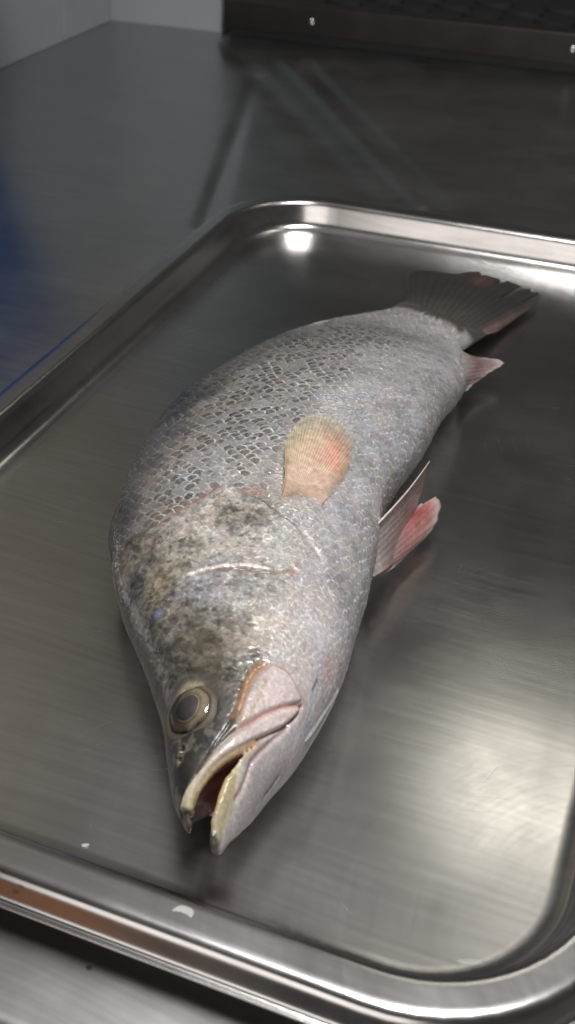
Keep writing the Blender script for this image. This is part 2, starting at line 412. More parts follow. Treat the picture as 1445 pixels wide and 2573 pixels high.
MIDZ = [0.024, 0.023, 0.0245, 0.0255, 0.0265, 0.0275, 0.028, 0.0285, 0.0285, 0.028, 0.0275, 0.0265, 0.0245, 0.0215, 0.018, 0.0135, 0.0105]
FEAT = {
    'mouth': [[0.2, -2.5], [0.2, -1.8], [2.7, -2.6], [7.1, -3.7], [13.5, -5.1], [16.9, -6.8], [19.9, -8.0], [23.2, -10.1], [25.9, -11.9], [22.5, -8.8], [19.6, -6.0], [16.6, -3.5], [13.0, -1.1], [9.0, 0.8], [5.2, 2.4], [1.1, 3.5], [0.3, 1.1], [0.2, -1.9]],
    'lip_line': [[0.4, 14.0], [0.4, 13.6], [1.3, 10.6], [3.9, 8.6], [7.8, 6.1], [11.3, 3.8], [14.9, 1.8], [19.2, -0.7], [25.1, -4.3], [29.7, -8.1], [35.5, -12.4], [40.6, -17.4], [44.6, -22.4], [45.5, -25.1]],
    'lip_low': [[0.2, -1.3], [0.3, 1.4], [1.1, 3.8], [5.2, 2.4], [9.0, 0.8], [13.0, -1.1], [16.6, -3.5], [19.6, -6.0], [23.9, -9.8], [28.5, -13.6], [35.3, -19.6], [41.4, -23.6], [45.5, -25.1]],
    'plate': [[52.6, -11.8], [52.1, -17.6], [49.3, -21.6], [46.8, -24.8], [44.3, -22.3], [40.6, -17.4], [35.5, -12.4], [29.7, -8.1], [26.7, -5.5], [32.2, -4.5], [37.8, -4.9], [43.2, -6.3], [48.3, -8.7]],
    'plate_silver': [[52.1, -11.9], [48.0, -8.8], [43.0, -6.6], [37.8, -5.3], [32.4, -5.0], [28.0, -5.7], [32.3, -7.8], [38.3, -9.3], [45.1, -10.4]],
    'groove': [[30.6, -3.7], [32.9, -4.4], [38.5, -4.6], [43.7, -5.0], [49.0, -7.0], [51.3, -9.3]],
    'lach': [[32.9, -4.4], [25.4, -2.2], [20.4, -0.1], [14.9, 2.2], [11.3, 3.8]],
    'jaw_line': [[37.0, -21.7], [30.6, -17.8], [24.4, -14.4], [21.2, -12.8], [17.4, -12.6], [13.6, -12.1], [10.7, -10.8]],
    'jaw_line2': [[27.4, -29.3], [25.1, -28.7], [20.7, -26.9]],
    'lip_yellow': [[0.2, -2.7], [0.2, -1.8], [2.7, -2.6], [7.1, -3.7], [13.5, -5.1], [16.9, -6.8], [15.2, -8.5], [10.9, -8.9], [6.3, -8.9], [2.0, -7.5], [0.2, -8.0], [0.2, -6.8]],
    'chin_dark': [[0.2, -4.0], [0.2, -6.2], [0.2, -9.4], [0.2, -13.8], [0.2, -12.6], [0.2, -7.0]],
    'membrane': [[64.3, -45.7], [61.2, -44.5], [54.0, -40.5], [47.0, -36.8], [41.9, -33.9]],
    'preop': [[87.8, 18.0], [89.0, 14.3], [90.2, 6.6], [90.7, -0.8], [90.0, -6.6], [89.5, -9.9]],
    'preop_red': [[87.3, 15.7], [88.0, 11.7], [88.8, 6.1], [89.0, -0.8], [88.5, -6.5], [88.3, -11.5], [89.7, -15.0], [91.2, -18.0]],
    'notch': [[86.8, -16.1], [92.4, -17.8], [93.8, -19.6], [88.5, -18.1]],
    'gill_red': [[117.2, 30.3], [119.0, 26.6], [120.8, 23.4], [124.5, 17.9], [127.4, 14.6], [132.0, 10.0], [136.4, 5.7]],
    'gill_patch': [[129.7, 2.4], [132.9, -1.3], [131.6, -8.4], [127.2, -7.5], [126.5, -0.9]],
    'gill_edge': [[115.3, 31.7], [117.8, 29.5], [120.8, 23.4], [127.4, 14.6], [135.9, 5.7], [129.3, 2.1], [124.0, -5.5], [120.4, -10.1], [115.8, -13.5], [109.5, -22.3], [103.4, -25.8], [99.6, -28.2], [89.7, -31.2], [81.1, -33.8]],
    'gill_crease': [[110.1, -21.9], [106.3, -24.1], [102.8, -26.1], [99.4, -27.9]],
    'nape_line': [[116.0, 31.0], [110.1, 31.6], [100.5, 33.4], [93.8, 34.1], [86.6, 33.1], [79.6, 32.1]],
    'tan_a': [[114.0, 37.0], [110.6, 32.4], [105.7, 32.4], [98.7, 35.8], [102.3, 38.4], [111.7, 38.7]],
    'tan_b': [[95.7, 33.1], [100.9, 27.8], [95.9, 18.4], [87.3, 18.5], [84.3, 25.9], [86.1, 31.5]],
    'tan_c': [[112.8, 46.3], [111.5, 43.1], [103.6, 42.0], [96.2, 44.9], [101.2, 48.1], [107.9, 47.7]],
    'tan_d': [[61.4, 19.5], [62.0, 10.3], [52.4, 4.1], [42.8, 5.5], [44.1, 12.5], [53.4, 19.7]],
    'lat_line': [[191.6, 31.7], [171.5, 29.7], [159.4, 28.9], [141.2, 27.7], [126.5, 27.5]],
    'blue': [[73.2, 29.0]],
    'black_mark': [[56.6, -29.0], [54.5, -28.6], [52.6, -28.0]],
    'pink_a': [[62.0, -33.3]],
    'nostril': [[18.6, 10.9]],
    'nostril_b': [[15.7, 11.4]],
    'eye': [[29.2, 10.6]],
    'pupil': [[29.5, 10.1]],
    'eye_top': [[37.9, 10.0]],
    'eye_bot': [[22.4, 14.3]],
    'eye_l': [[32.1, 23.0]],
    'eye_r': [[31.2, 3.6]],
    'pec_base': [[124.7, -13.2], [128.8, -16.9], [128.4, -21.6], [125.8, -28.2]],
    'brow_pale': [[36.8, 17.6], [39.6, 14.8], [39.4, 10.3]],
    'scale_start': [[54.5, -6.0]],
}
PAINT = [[11.6, 14.3, 52, 50, 44], [22.2, 18.8, 70, 66, 56], [2.9, 13.1, 58, 58, 50], [29.6, -0.2, 86, 79, 67], [22.8, 0.5, 74, 67, 55], [38.3, -1.8, 108, 100, 86], [49.5, 30.2, 74, 71, 63], [51.9, 19.6, 102, 95, 81], [69.7, 38.5, 80, 78, 73], [66.1, 17.6, 118, 110, 96], [58.5, 7.3, 98, 88, 70], [62.8, -0.2, 128, 120, 106], [46.0, 3.4, 94, 87, 71], [60.9, -6.8, 163, 156, 147], [52.1, -3.6, 136, 128, 115], [64.1, -16.0, 182, 172, 169], [69.7, -27.6, 186, 177, 177], [53.7, -23.1, 186, 176, 174], [74.8, -36.6, 172, 164, 164], [85.1, -42.8, 165, 159, 160], [101.6, 22.2, 146, 137, 122], [98.9, 8.0, 160, 153, 143], [98.9, -5.8, 156, 150, 141], [112.4, 15.7, 156, 148, 138], [115.3, 1.5, 138, 130, 118], [99.8, -12.9, 168, 162, 157], [80.1, 11.4, 138, 138, 142], [80.1, -2.1, 148, 144, 138], [85.1, 29.0, 128, 118, 94], [106.6, 40.7, 108, 100, 89], [133.8, 50.2, 93, 90, 90], [87.5, 43.5, 85, 82, 80], [133.2, 32.8, 133, 124, 118], [160.3, 47.5, 108, 100, 96], [140.7, 21.1, 148, 143, 143], [143.7, 9.5, 163, 158, 156], [177.9, 40.9, 105, 100, 98], [168.1, 20.4, 135, 130, 126], [151.1, 1.0, 158, 154, 150], [212.5, 44.3, 92, 88, 84], [201.1, 18.5, 130, 126, 120], [192.1, -1.1, 145, 141, 136], [242.8, 39.1, 105, 100, 95], [233.7, 13.0, 130, 126, 120], [221.5, -12.2, 147, 144, 142], [281.8, 31.3, 105, 102, 98], [282.8, 6.1, 125, 122, 118], [328.8, 3.3, 125, 122, 119], [207.1, -30.3, 162, 160, 162], [266.0, -29.5, 154, 151, 151], [348.0, -11.1, 140, 137, 135], [183.2, -46.4, 167, 165, 168], [218.9, -45.5, 160, 157, 160], [209.8, -63.5, 160, 157, 160], [265.7, -50.8, 155, 152, 152], [361.3, -23.9, 152, 147, 147], [141.0, -44.6, 174, 170, 172], [114.0, -35.7, 180, 174, 174], [107.2, -45.4, 172, 167, 169], [372.2, -22.9, 150, 143, 143], [178.4, -63.1, 167, 162, 165], [18.8, -19.6, 156, 146, 148], [7.7, -17.2, 164, 152, 153], [33.0, -24.5, 170, 159, 160], [43.7, -30.0, 160, 155, 157], [27.5, -26.9, 150, 142, 145], [50.8, -30.2, 168, 162, 163], [13.2, -4.5, 178, 170, 150], [37.6, -17.2, 186, 172, 170], [44.8, -13.9, 186, 172, 170]]
PEC_BASE = [[-0.1168, 0.3009, 0.0554], [-0.1159, 0.3039, 0.0553], [-0.1141, 0.3071, 0.055], [-0.1111, 0.3083, 0.0544], [-0.1077, 0.308, 0.0535], [-0.1052, 0.3074, 0.0527], [-0.1033, 0.3075, 0.052]]
PEC_TIP = [[-0.1234, 0.317, 0.0565], [-0.1264, 0.3289, 0.0568], [-0.1281, 0.3406, 0.0568], [-0.1284, 0.353, 0.0565], [-0.1255, 0.3615, 0.0558], [-0.1202, 0.3656, 0.0547], [-0.1146, 0.3657, 0.0534], [-0.1096, 0.3621, 0.0518], [-0.1049, 0.3567, 0.0497], [-0.1018, 0.3496, 0.0482], [-0.1001, 0.3399, 0.048], [-0.0997, 0.3276, 0.0491], [-0.1013, 0.3173, 0.0508]]
PV1_BASE = [[-0.0894, 0.3302, 0.034], [-0.0883, 0.3288, 0.029], [-0.0868, 0.3242, 0.023], [-0.0846, 0.3185, 0.018]]
PV1_TIP = [[-0.0815, 0.379, 0.036], [-0.0809, 0.3795, 0.031], [-0.0808, 0.3755, 0.025], [-0.0813, 0.3704, 0.02], [-0.0821, 0.3568, 0.015], [-0.0811, 0.3399, 0.011]]
PV2_BASE = [[-0.0881, 0.329, 0.019], [-0.0868, 0.3255, 0.016], [-0.0852, 0.3221, 0.014]]
PV2_TIP = [[-0.0822, 0.3748, 0.016], [-0.0786, 0.3794, 0.016], [-0.0752, 0.384, 0.016], [-0.0731, 0.3815, 0.014], [-0.0721, 0.3742, 0.011], [-0.0734, 0.3674, 0.009], [-0.0773, 0.3545, 0.008], [-0.0801, 0.3413, 0.009]]
AN_BASE = [[-0.0982, 0.5156, 0.016], [-0.0945, 0.4988, 0.017], [-0.0916, 0.4821, 0.017], [-0.0899, 0.4658, 0.017]]
AN_TIP = [[-0.0858, 0.5217, 0.012], [-0.0755, 0.5222, 0.012], [-0.0766, 0.519, 0.011], [-0.0806, 0.511, 0.01], [-0.0857, 0.4999, 0.009], [-0.0874, 0.4884, 0.01]]
CA_BASE = [[-0.1432, 0.5581, 0.012], [-0.1306, 0.5546, 0.014], [-0.1181, 0.5507, 0.0145], [-0.1071, 0.5433, 0.014], [-0.1004, 0.5312, 0.011]]
CA_TIP = [[-0.1513, 0.5928, 0.01], [-0.1537, 0.6114, 0.01], [-0.1504, 0.6211, 0.01], [-0.1404, 0.6241, 0.01], [-0.1292, 0.6257, 0.01], [-0.1213, 0.6298, 0.011], [-0.1139, 0.6311, 0.011], [-0.1053, 0.6259, 0.011], [-0.0963, 0.6271, 0.01], [-0.0903, 0.6259, 0.009], [-0.0836, 0.6268, 0.008], [-0.0761, 0.6239, 0.007], [-0.0758, 0.6115, 0.006], [-0.0847, 0.59, 0.005]]
MOUTH_XY = [[-0.0899, 0.1783], [-0.0905, 0.1785], [-0.0905, 0.1811], [-0.0906, 0.1854], [-0.0907, 0.1919], [-0.0897, 0.1955], [-0.0891, 0.1987], [-0.0879, 0.2022], [-0.0867, 0.205], [-0.0889, 0.2014], [-0.0909, 0.1983], [-0.0928, 0.1951], [-0.0944, 0.1915], [-0.0955, 0.1876], [-0.0961, 0.1842], [-0.0958, 0.181], [-0.0933, 0.1794], [-0.0904, 0.1785], [-0.0912, 0.168], [-0.0893, 0.168]]
EYE_XY = (-0.1098, 0.2083)
EYE_TOP = (-0.1095, 0.2153, 0.0447)
EYE_BOT = (-0.1099, 0.2, 0.0369)
EYE_R = (0.0079, 0.0080)
PUP_OFF = (0.0006, 0.0002)
SC1 = (-0.0888, 0.1578, 0.0182)
SC2 = (-0.0113, 0.1825, 0.004)
SC3 = (-0.1333, 0.1787, 0.0006)
DR = [(-0.1126, 0.1441, -0.0014), (-0.0248, 0.2476, 0.0), (-0.0717, 0.2993, 0.0), (-0.0044, 0.2169, 0.0), (-0.0921, 0.1531, 0.018), (-0.1367, 0.1481, 0.0165)]
NOTCH_XY = [[-0.0923, 0.1789], [-0.0928, 0.1777], [-0.0925, 0.176], [-0.0905, 0.1735], [-0.0861, 0.1689], [-0.0965, 0.1647], [-0.1006, 0.1742], [-0.0948, 0.1764]]
LIPTIP = [-0.0951, 0.1788, 0.03]
CHIN_XY = [[-0.0914, 0.1761], [-0.0891, 0.1782], [-0.0858, 0.1763], [-0.083, 0.1705], [-0.0843, 0.1679], [-0.0888, 0.1696]]
CHIN = [[-0.0871, 0.1735, 0.03], [-0.0872, 0.1745, 0.0265]]
#<fishmap>
# ---- body plan of the fish (metres, world plan coordinates): back edge, belly edge, half thickness, mid height
def crv(P, n):
    """centripetal-free Catmull-Rom through rows of P, n samples, parameter 0..len-1"""
    P = np.asarray(P, float)
    if P.ndim == 1: P = P[:, None]
    Q = np.concatenate([2*P[:1]-P[1:2], P, 2*P[-1:]-P[-2:-1]])
    t = np.linspace(0, len(P)-1-1e-9, n); i = t.astype(int); f = (t-i)[:, None]
    a, b, c, d = Q[i], Q[i+1], Q[i+2], Q[i+3]
    return 0.5*((2*b)+(c-a)*f+(2*a-5*b+4*c-d)*f*f+(-a+3*b-3*c+d)*f**3)
NS = 400
bd = crv(BACK, NS); bv = crv(BELLY, NS)
bT = crv(HALF, NS)[:, 0]; bz = crv(MIDZ, NS)[:, 0]
bm = (bd+bv)/2; bh = (bd-bv)/2
bW = np.linalg.norm(bh, axis=1)
bU = np.concatenate([[0], np.cumsum(np.linalg.norm(np.diff(bm, axis=0), axis=1))])
PC, PS = 0.95, 0.88
def ring(nth, full=True):
    th = np.linspace(0, 2*np.pi if full else np.pi, nth, endpoint=not full)
    c = np.sign(np.cos(th))*np.abs(np.cos(th))**PC
    s = np.sign(np.sin(th))*np.abs(np.sin(th))**PS
    return th, c, s
def body_points(c, s):
    xy = bm[:, None, :]+c[None, :, None]*bh[:, None, :]
    low = np.where(s < 0, 0.93, 1.0)
    z = bz[:, None]+bT[:, None]*(s*low)[None, :]
    return np.concatenate([xy, z[..., None]], 2)
# table: girth arc length from the flank's crest (theta = 90 deg), + towards the back
_th, _c, _s = ring(181, False)
_g = np.sqrt((np.diff(_c)[None, :]*bW[:, None])**2+(np.diff(_s)[None, :]*bT[:, None])**2)
GW = np.concatenate([np.zeros((NS, 1)), np.cumsum(_g, 1)], 1)
GW = GW[:, 90:91]-GW          # + = dorsal
# raster: plan position -> (station index, c)
RX0, RY0, RS = -0.245, 0.155, 0.0005
RNX, RNY = 400, 860
def build_raster():
    su = np.linspace(0, NS-1, 1600); cc = np.linspace(-1.15, 1.15, 700)
    i0 = np.clip(su.astype(int), 0, NS-2); f = (su-i0)[:, None]
    m = bm[i0]*(1-f)+bm[i0+1]*f; h = bh[i0]*(1-f)+bh[i0+1]*f
    X = m[:, None, :]+cc[None, :, None]*h[:, None, :]
    ix = ((X[..., 0]-RX0)/RS).astype(int); iy = ((X[..., 1]-RY0)/RS).astype(int)
    ok = (ix >= 0)&(ix < RNX)&(iy >= 0)&(iy < RNY)
    k = (iy*RNX+ix)[ok]
    n = np.bincount(k, minlength=RNX*RNY).astype(float)
    U = np.bincount(k, np.broadcast_to(su[:, None], ix.shape)[ok], RNX*RNY)
    Cc = np.bincount(k, np.broadcast_to(cc[None, :], ix.shape)[ok], RNX*RNY)
    U = U.reshape(RNY, RNX); Cc = Cc.reshape(RNY, RNX); n = n.reshape(RNY, RNX)
    U = np.where(n > 0, U/np.maximum(n, 1), 0); Cc = np.where(n > 0, Cc/np.maximum(n, 1), 0); w = (n > 0).astype(float)
    for _ in range(60):      # grow outwards
        a = np.zeros_like(w); b = np.zeros_like(w); c2 = np.zeros_like(w)
        for dy, dx in ((0, 1), (0, -1), (1, 0), (-1, 0)):
            r = np.roll(w, (dy, dx), (0, 1)); a += r
            b += r*np.roll(U, (dy, dx), (0, 1)); c2 += r*np.roll(Cc, (dy, dx), (0, 1))
        new = (w == 0)&(a > 0)
        U[new] = b[new]/a[new]; Cc[new] = c2[new]/a[new]; w[new] = 1
    for _ in range(2):
        for A in (U, Cc):
            A[1:-1, 1:-1] = (A[1:-1, 1:-1]*4+A[:-2, 1:-1]+A[2:, 1:-1]+A[1:-1, :-2]+A[1:-1, 2:])/8
    return U, Cc
RU, RC = build_raster()
def bil(A, x, y):
    x = np.clip(x, 0, A.shape[1]-1.001); y = np.clip(y, 0, A.shape[0]-1.001)
    i = x.astype(int); j = y.astype(int); fx = x-i; fy = y-j
    return (A[j, i]*(1-fx)+A[j, i+1]*fx)*(1-fy)+(A[j+1, i]*(1-fx)+A[j+1, i+1]*fx)*fy
def fish_coords(P):
    """world points -> (u, w) in mm: along the fish, and over the flank (+ towards the back)"""
    gx = (P[:, 0]-RX0)/RS-0.5; gy = (P[:, 1]-RY0)/RS-0.5
    si = bil(RU, gx, gy); c = bil(RC, gx, gy)
    k = np.arange(NS)
    T = np.interp(si, k, bT); zc = np.interp(si, k, bz)
    s = (P[:, 2]-zc)/T
    cs = np.sign(c)*np.abs(c)**(1/PC); ss = np.sign(s)*np.abs(s)**(1/PS)
    th = np.arctan2(ss, cs)
    th = np.where(th < -np.pi/2, th+2*np.pi, th)
    t2 = np.abs(np.where(th > np.pi, 2*np.pi-th, th))
    w = bil(GW, t2/np.pi*180, si)
    under = (ss < 0)
    lo = np.interp(si, k, GW[:, 0]); hi = np.interp(si, k, GW[:, -1])
    w = np.where(under&(cs > 0), 2*lo-w, np.where(under, 2*hi-w, w))
    return np.interp(si, k, bU)*1000, w*1000
#</fishmap>

# ------------------------------------------------------------------ the fish
FX, FY = -0.14, 0.36
fish = empty('fish', (FX, FY, 0.0))
tag(fish, 'whole silver grey fish lying on its side in the steel tray, mouth ajar', 'fish')

def polyd(U, W, pts, closed=False):
    """distance (mm) to polyline in fish coordinates"""
    P = np.array(pts, float)
    if closed: P = np.concatenate([P, P[:1]])
    pad = 10.0 if P.max() > 1 else 0.012
    lo_, hi_ = P.min(0)-pad, P.max(0)+pad
    full = np.full(U.shape, 1e3)
    k_ = np.where((U > lo_[0])&(U < hi_[0])&(W > lo_[1])&(W < hi_[1]))[0]
    u_, w_ = U[k_], W[k_]; best = np.full(len(k_), 1e3)
    for a, b in zip(P[:-1], P[1:]):
        dx, dy = b-a; l2 = dx*dx+dy*dy+1e-12
        t = np.clip(((u_-a[0])*dx+(w_-a[1])*dy)/l2, 0, 1)
        best = np.minimum(best, np.hypot(u_-a[0]-t*dx, w_-a[1]-t*dy))
    full[k_] = best
    return full
def polyin(U, W, pts):
    P = np.array(pts, float); inside = np.zeros(U.shape, bool); n = len(P)
    for i in range(n):
        x0, y0 = P[i]; x1, y1 = P[i-1]
        c = ((y0 > W) != (y1 > W))&(U < (x1-x0)*(W-y0)/(y1-y0+1e-12)+x0)
        inside ^= c
    return inside
def polysd(U, W, pts):
    d = polyd(U, W, pts, True); return np.where(polyin(U, W, pts), -d, d)

def make_body():
    import openvdb
    nth = 72
    th, c, s = ring(nth)
    st = np.unique(np.concatenate([np.arange(0, 60, 2), np.arange(60, NS, 4), [NS-1]]))
    R = body_points(c, s)[st]
    # rounded ends: extra shrinking rings past each end
    def cap(r0, r1, n, ext):
        ctr = r0.mean(0); dirv = (r0.mean(0)-r1.mean(0)); dirv /= np.linalg.norm(dirv); out = []
        for k in range(1, n+1):
            a = k/n*math.pi/2
            out.append(ctr+(r0-ctr)*max(math.cos(a), 1e-3)+dirv*ext*math.sin(a))
        return out
    def wedge(r0, r1, n, ext):
        ctr = r0.mean(0); dirv = (r0.mean(0)-r1.mean(0)); dirv[2] = 0; dirv /= np.linalg.norm(dirv); out = []
        for k in range(1, n+1):
            a = k/n; d_ = r0-ctr
            edge_ = 1-np.abs(np.linspace(-1, 1, 3)[1])*0
            q = ctr+d_*np.array([1+0.10*a, 1+0.10*a, max(1-a**1.4, 0.10)])+dirv*ext*a
            out.append(q)
        return out+[ctr+(out[-1]-ctr-dirv*ext)*np.array([.5, .5, .02])+dirv*(ext+.001)]
    headcap = cap(R[0], R[3], 6, 0.0045)[::-1]; tailcap = wedge(R[-1], R[-3], 8, 0.024)
    R = np.concatenate([np.array(headcap), R, np.array(tailcap)])
    V = R.reshape(-1, 3); F = grid_faces(len(R), nth, True)
    vox = 0.0008
    tr = openvdb.createLinearTransform(voxelSize=vox)
    g = openvdb.FloatGrid.createLevelSetFromPolygons(V.astype(np.float64), quads=F.astype(np.uint32), transform=tr, halfWidth=5.0)
    lo = np.floor(V.min(0)/vox).astype(int)-8; hi = np.ceil(V.max(0)/vox).astype(int)+8
    A = np.full(tuple(hi-lo), g.background, np.float32)
    g.copyToArray(A, ijk=tuple(int(x) for x in lo))
    A0 = A.copy()
    # carve the mouth: work only in the head's block of voxels
    ny = int((0.26-lo[1]*vox)/vox)
    I, J, K = np.meshgrid(np.arange(A.shape[0]), np.arange(ny), np.arange(A.shape[2]), indexing='ij')
    X = (I+lo[0])*vox; Y = (J+lo[1])*vox; Z = (K+lo[2])*vox
    sub = A[:, :ny, :]
    # mouth outline in plan
    msd = np.full(I.shape[:2], 1.0)
    MP = np.array(MOUTH_XY)
    x2, y2 = X[:, :, 0], Y[:, :, 0]
    msd = polysd(x2.ravel(), y2.ravel(), MP).reshape(x2.shape)
    front = np.clip((0.188-y2)/0.008, 0, 1)                 # open right through at the very front
    zfl = 0.013+0.004*front+0.010*np.clip((y2-0.188)/0.012, 0, 1)
    depth_widen = np.clip((0.036-Z)*0.22, 0, 0.0018)         # hollow widens inside
    cav = np.maximum(msd[:, :, None]-depth_widen, zfl[:, :, None]-Z)
    nsd = polysd(x2.ravel(), y2.ravel(), np.array(NOTCH_XY)).reshape(x2.shape)[:, :, None]+0*Z
    a, b, k = sub, -nsd, 0.0030                              # the upper jaw stops short of the chin
    h = np.clip(0.5-0.5*(a-b)/k, 0, 1)
    sub[...] = (a*(1-h)+b*h+k*h*(1-h)).astype(np.float32)
    zc_ = np.interp(y2, [0.172, 0.181, 0.190, 0.206, 0.215], [0.0245, 0.0225, 0.0180, 0.0080, -0.01])[:, :, None]
    a, b, k = sub, -(Z-zc_), 0.0040                          # the snout's underside lifts clear of the tray
    h = np.clip(0.5-0.5*(a-b)/k, 0, 1)
    sub[...] = (a*(1-h)+b*h+k*h*(1-h)).astype(np.float32)
    a, b, k = sub, -cav, 0.0012                              # smooth subtraction
    h = np.clip(0.5-0.5*(a-b)/k, 0, 1)
    sub[...] = (a*(1-h)+b*h+k*h*(1-h)).astype(np.float32)
    g2 = openvdb.FloatGrid(g.background); g2.transform = tr; g2.gridClass = openvdb.GridClass.LEVEL_SET
    g2.copyFromArray(A, ijk=tuple(int(x) for x in lo))
    pts, quads = g2.convertToQuads(isovalue=0.0)
    pts = np.array(pts)
    q = np.clip(np.round(pts/vox).astype(int)-lo, 0, np.array(A.shape)-1)
    return pts, np.array(quads), A0, lo, vox

pts, quads, LS0, LSlo, LSv = make_body()
tmp = mesh_np('tmp_body', pts, quads[:, ::-1], None)
sm = tmp.modifiers.new('s', 'SMOOTH'); sm.iterations = 4; sm.factor = 0.5
sb = tmp.modifiers.new('d', 'SUBSURF'); sb.levels = 1; sb.render_levels = 1
dg = bpy.context.evaluated_depsgraph_get()
ev = tmp.evaluated_get(dg).to_mesh()
nV = len(ev.vertices); co = np.empty(nV*3, np.float32); ev.vertices.foreach_get("co", co); co = co.reshape(-1, 3).astype(float)
no = np.empty(nV*3, np.float32); ev.vertex_normals.foreach_get("vector", no); no = no.reshape(-1, 3).astype(float)
qd = np.empty(len(ev.loops), np.int32); ev.loops.foreach_get("vertex_index", qd); qd = qd.reshape(-1, 4)
tmp.evaluated_get(dg).to_mesh_clear()
tm = tmp.data; bpy.data.objects.remove(tmp); bpy.data.meshes.remove(tm)

U, W = fish_coords(co)
topside = co[:, 2] > np.interp(U/1000, bU, bz)-0.004
F_ = FEAT
def near(name, wd):            # soft line mask, wd in mm
    return np.exp(-(polyd(U, W, F_[name])/wd)**2)*topside
def area(name, soft=1.0):
    return sstep(-polysd(U, W, F_[name]), -soft, soft)*topside
P3 = np.stack([U, W], 1)
n1 = fbm(P3, 0.10, 1, 4); n2 = fbm(P3, 0.35, 2, 3); n3 = fbm(P3, 1.1, 3, 3); n4 = fbm(P3, 0.04, 9, 3)

# ---- base pigment from the painted control points (soft nearest blend in fish coordinates)
PT = np.array(PAINT, float)
pc = lin(PT[:, 2:5])
num = np.zeros((nV, 3)); den = np.zeros(nV)
jit = np.stack([(fbm(P3, 0.12, 31, 3)-.5)*10, (fbm(P3, 0.12, 41, 3)-.5)*8], 1)
ww = np.where(topside, W, np.clip(W, -60, 60))
for k in range(len(PT)):
    d2 = (U+jit[:, 0]-PT[k, 0])**2+(ww+jit[:, 1]-PT[k, 1])**2
    w = 1/(d2+12.0)**2
    num += w[:, None]*pc[k]; den += w
col = num/den[:, None]*1.24
col = col*0.7+0.3*col.mean(1, keepdims=True)*np.array([1.02, 1.0, 0.965])
lum = col.mean(1); col = col*np.clip((lum/0.36), 0.05, 1.0)[:, None]**0.38
col *= (1-0.42*sstep(W+(n4-.5)*10, 22, 52)*sstep(U, 105, 130)*sstep(-U, -345, -300))[:, None]
silver = np.zeros(nV); gloss = np.full(nV, 0.40); disp = np.zeros(nV)
lum = col.mean(1)

# ---- scales: overlapping discs on a staggered lattice, the one nearer the head on top
def scales(a, b, pa, pb, rad, seed):
    """a along fish, b over flank (mm) -> edge distance, local (da, db), id random, height 0..1"""
    best = np.full(a.shape, 1e9); la = np.zeros_like(a); lb = np.zeros_like(a); rid = np.zeros_like(a); rid2 = np.zeros_like(a)
    i0 = np.floor(a/(pa/2)).astype(np.int64)
    for di in (-3, -2, -1, 0, 1):
        i = i0+di
        off = (i & 1)*0.5
        j0 = np.floor(b/pb-off+0.5).astype(np.int64)
        for dj in (-1, 0, 1):
            j = j0+dj
            z0 = np.zeros_like(i)
            h1 = _hash(i, j, z0, seed); h2 = _hash(i, j, z0+1, seed)
            ca = i*(pa/2)+(h1-.5)*0.18*pa; cb = (j+off)*pb+(h2-.5)*0.16*pb
            da = a-ca; db = b-cb
            rr = np.hypot(da*0.92, db)
            take = (rr < rad*(0.94+0.12*h1))&(ca < best)
            best = np.where(take, ca, best); la = np.where(take, da, la); lb = np.where(take, db, lb)
            rid = np.where(take, h1, rid); rid2 = np.where(take, h2, rid2)
    r = np.hypot(la*0.92, lb)/rad
    return r, la/rad, lb/rad, rid, rid2
wa = (fbm(P3, 0.05, 51, 2)-.5)*5; wb = (fbm(P3, 0.05, 61, 2)-.5)*5
r_b, la_b, lb_b, id_b, id2_b = scales(U+wa+0.0025*W*W/10, W+wb, 5.2, 4.6, 3.25, 5)
wa2 = (fbm(P3, 0.14, 71, 2)-.5)*5; wb2 = (fbm(P3, 0.14, 81, 2)-.5)*5
r_h, la_h, lb_h, id_h, id2_h = scales(U+wa2+n2*1.5, W+wb2, 3.9, 3.6, 2.6, 7)
ge = np.array(F_['gill_edge']); ge = ge[np.argsort(ge[:, 1])]
gu = np.interp(W+(n2-.5)*2.5, np.linspace(ge[0, 1], ge[-1, 1], 40), np.convolve(np.pad(np.interp(np.linspace(ge[0, 1], ge[-1, 1], 40), ge[:, 1], ge[:, 0]), 2, mode='edge'), np.ones(5)/5, 'valid'))
isbody = sstep(U-gu+(n2-.5)*5, -2.5, 2.5)
r = np.where(isbody > .5, r_b, r_h); la = np.where(isbody > .5, la_b, la_h); lb = np.where(isbody > .5, lb_b, lb_h)
rid = np.where(isbody > .5, id_b, id_h); rid2 = np.where(isbody > .5, id2_b, id2_h)

# where the head carries no scales
bare = np.zeros(nV)
jaw = sstep(-(U+0.55*(W+12)), -34, -26)*sstep(-W, 2, 6)        # lower jaw
snout = sstep(-U, -40, -30)
bare = np.maximum(bare, snout)
bare = np.maximum(bare, area('plate', 1.5))
lipband = sstep(-polysd(U, W, F_['lip_line']+F_['lip_low'][::-1]), -0.7, 0.7)*topside*sstep(U, 0.5, 2.5)
bare = np.maximum(bare, lipband)
ec = np.array(F_['eye'][0]); 
bare = np.maximum(bare, sstep(-np.hypot(U-ec[0], W-ec[1]), -16, -12))
throat = sstep(-W, 20, 26)*sstep(-U, -62, -50)
bare = np.maximum(bare, throat)
scm = (1-bare)*(0.45+0.55*isbody)
patch = sstep(n1, 0.30, 0.5)                                     # slime and rubbed places
scm_h = scm*(0.55+0.45*patch)

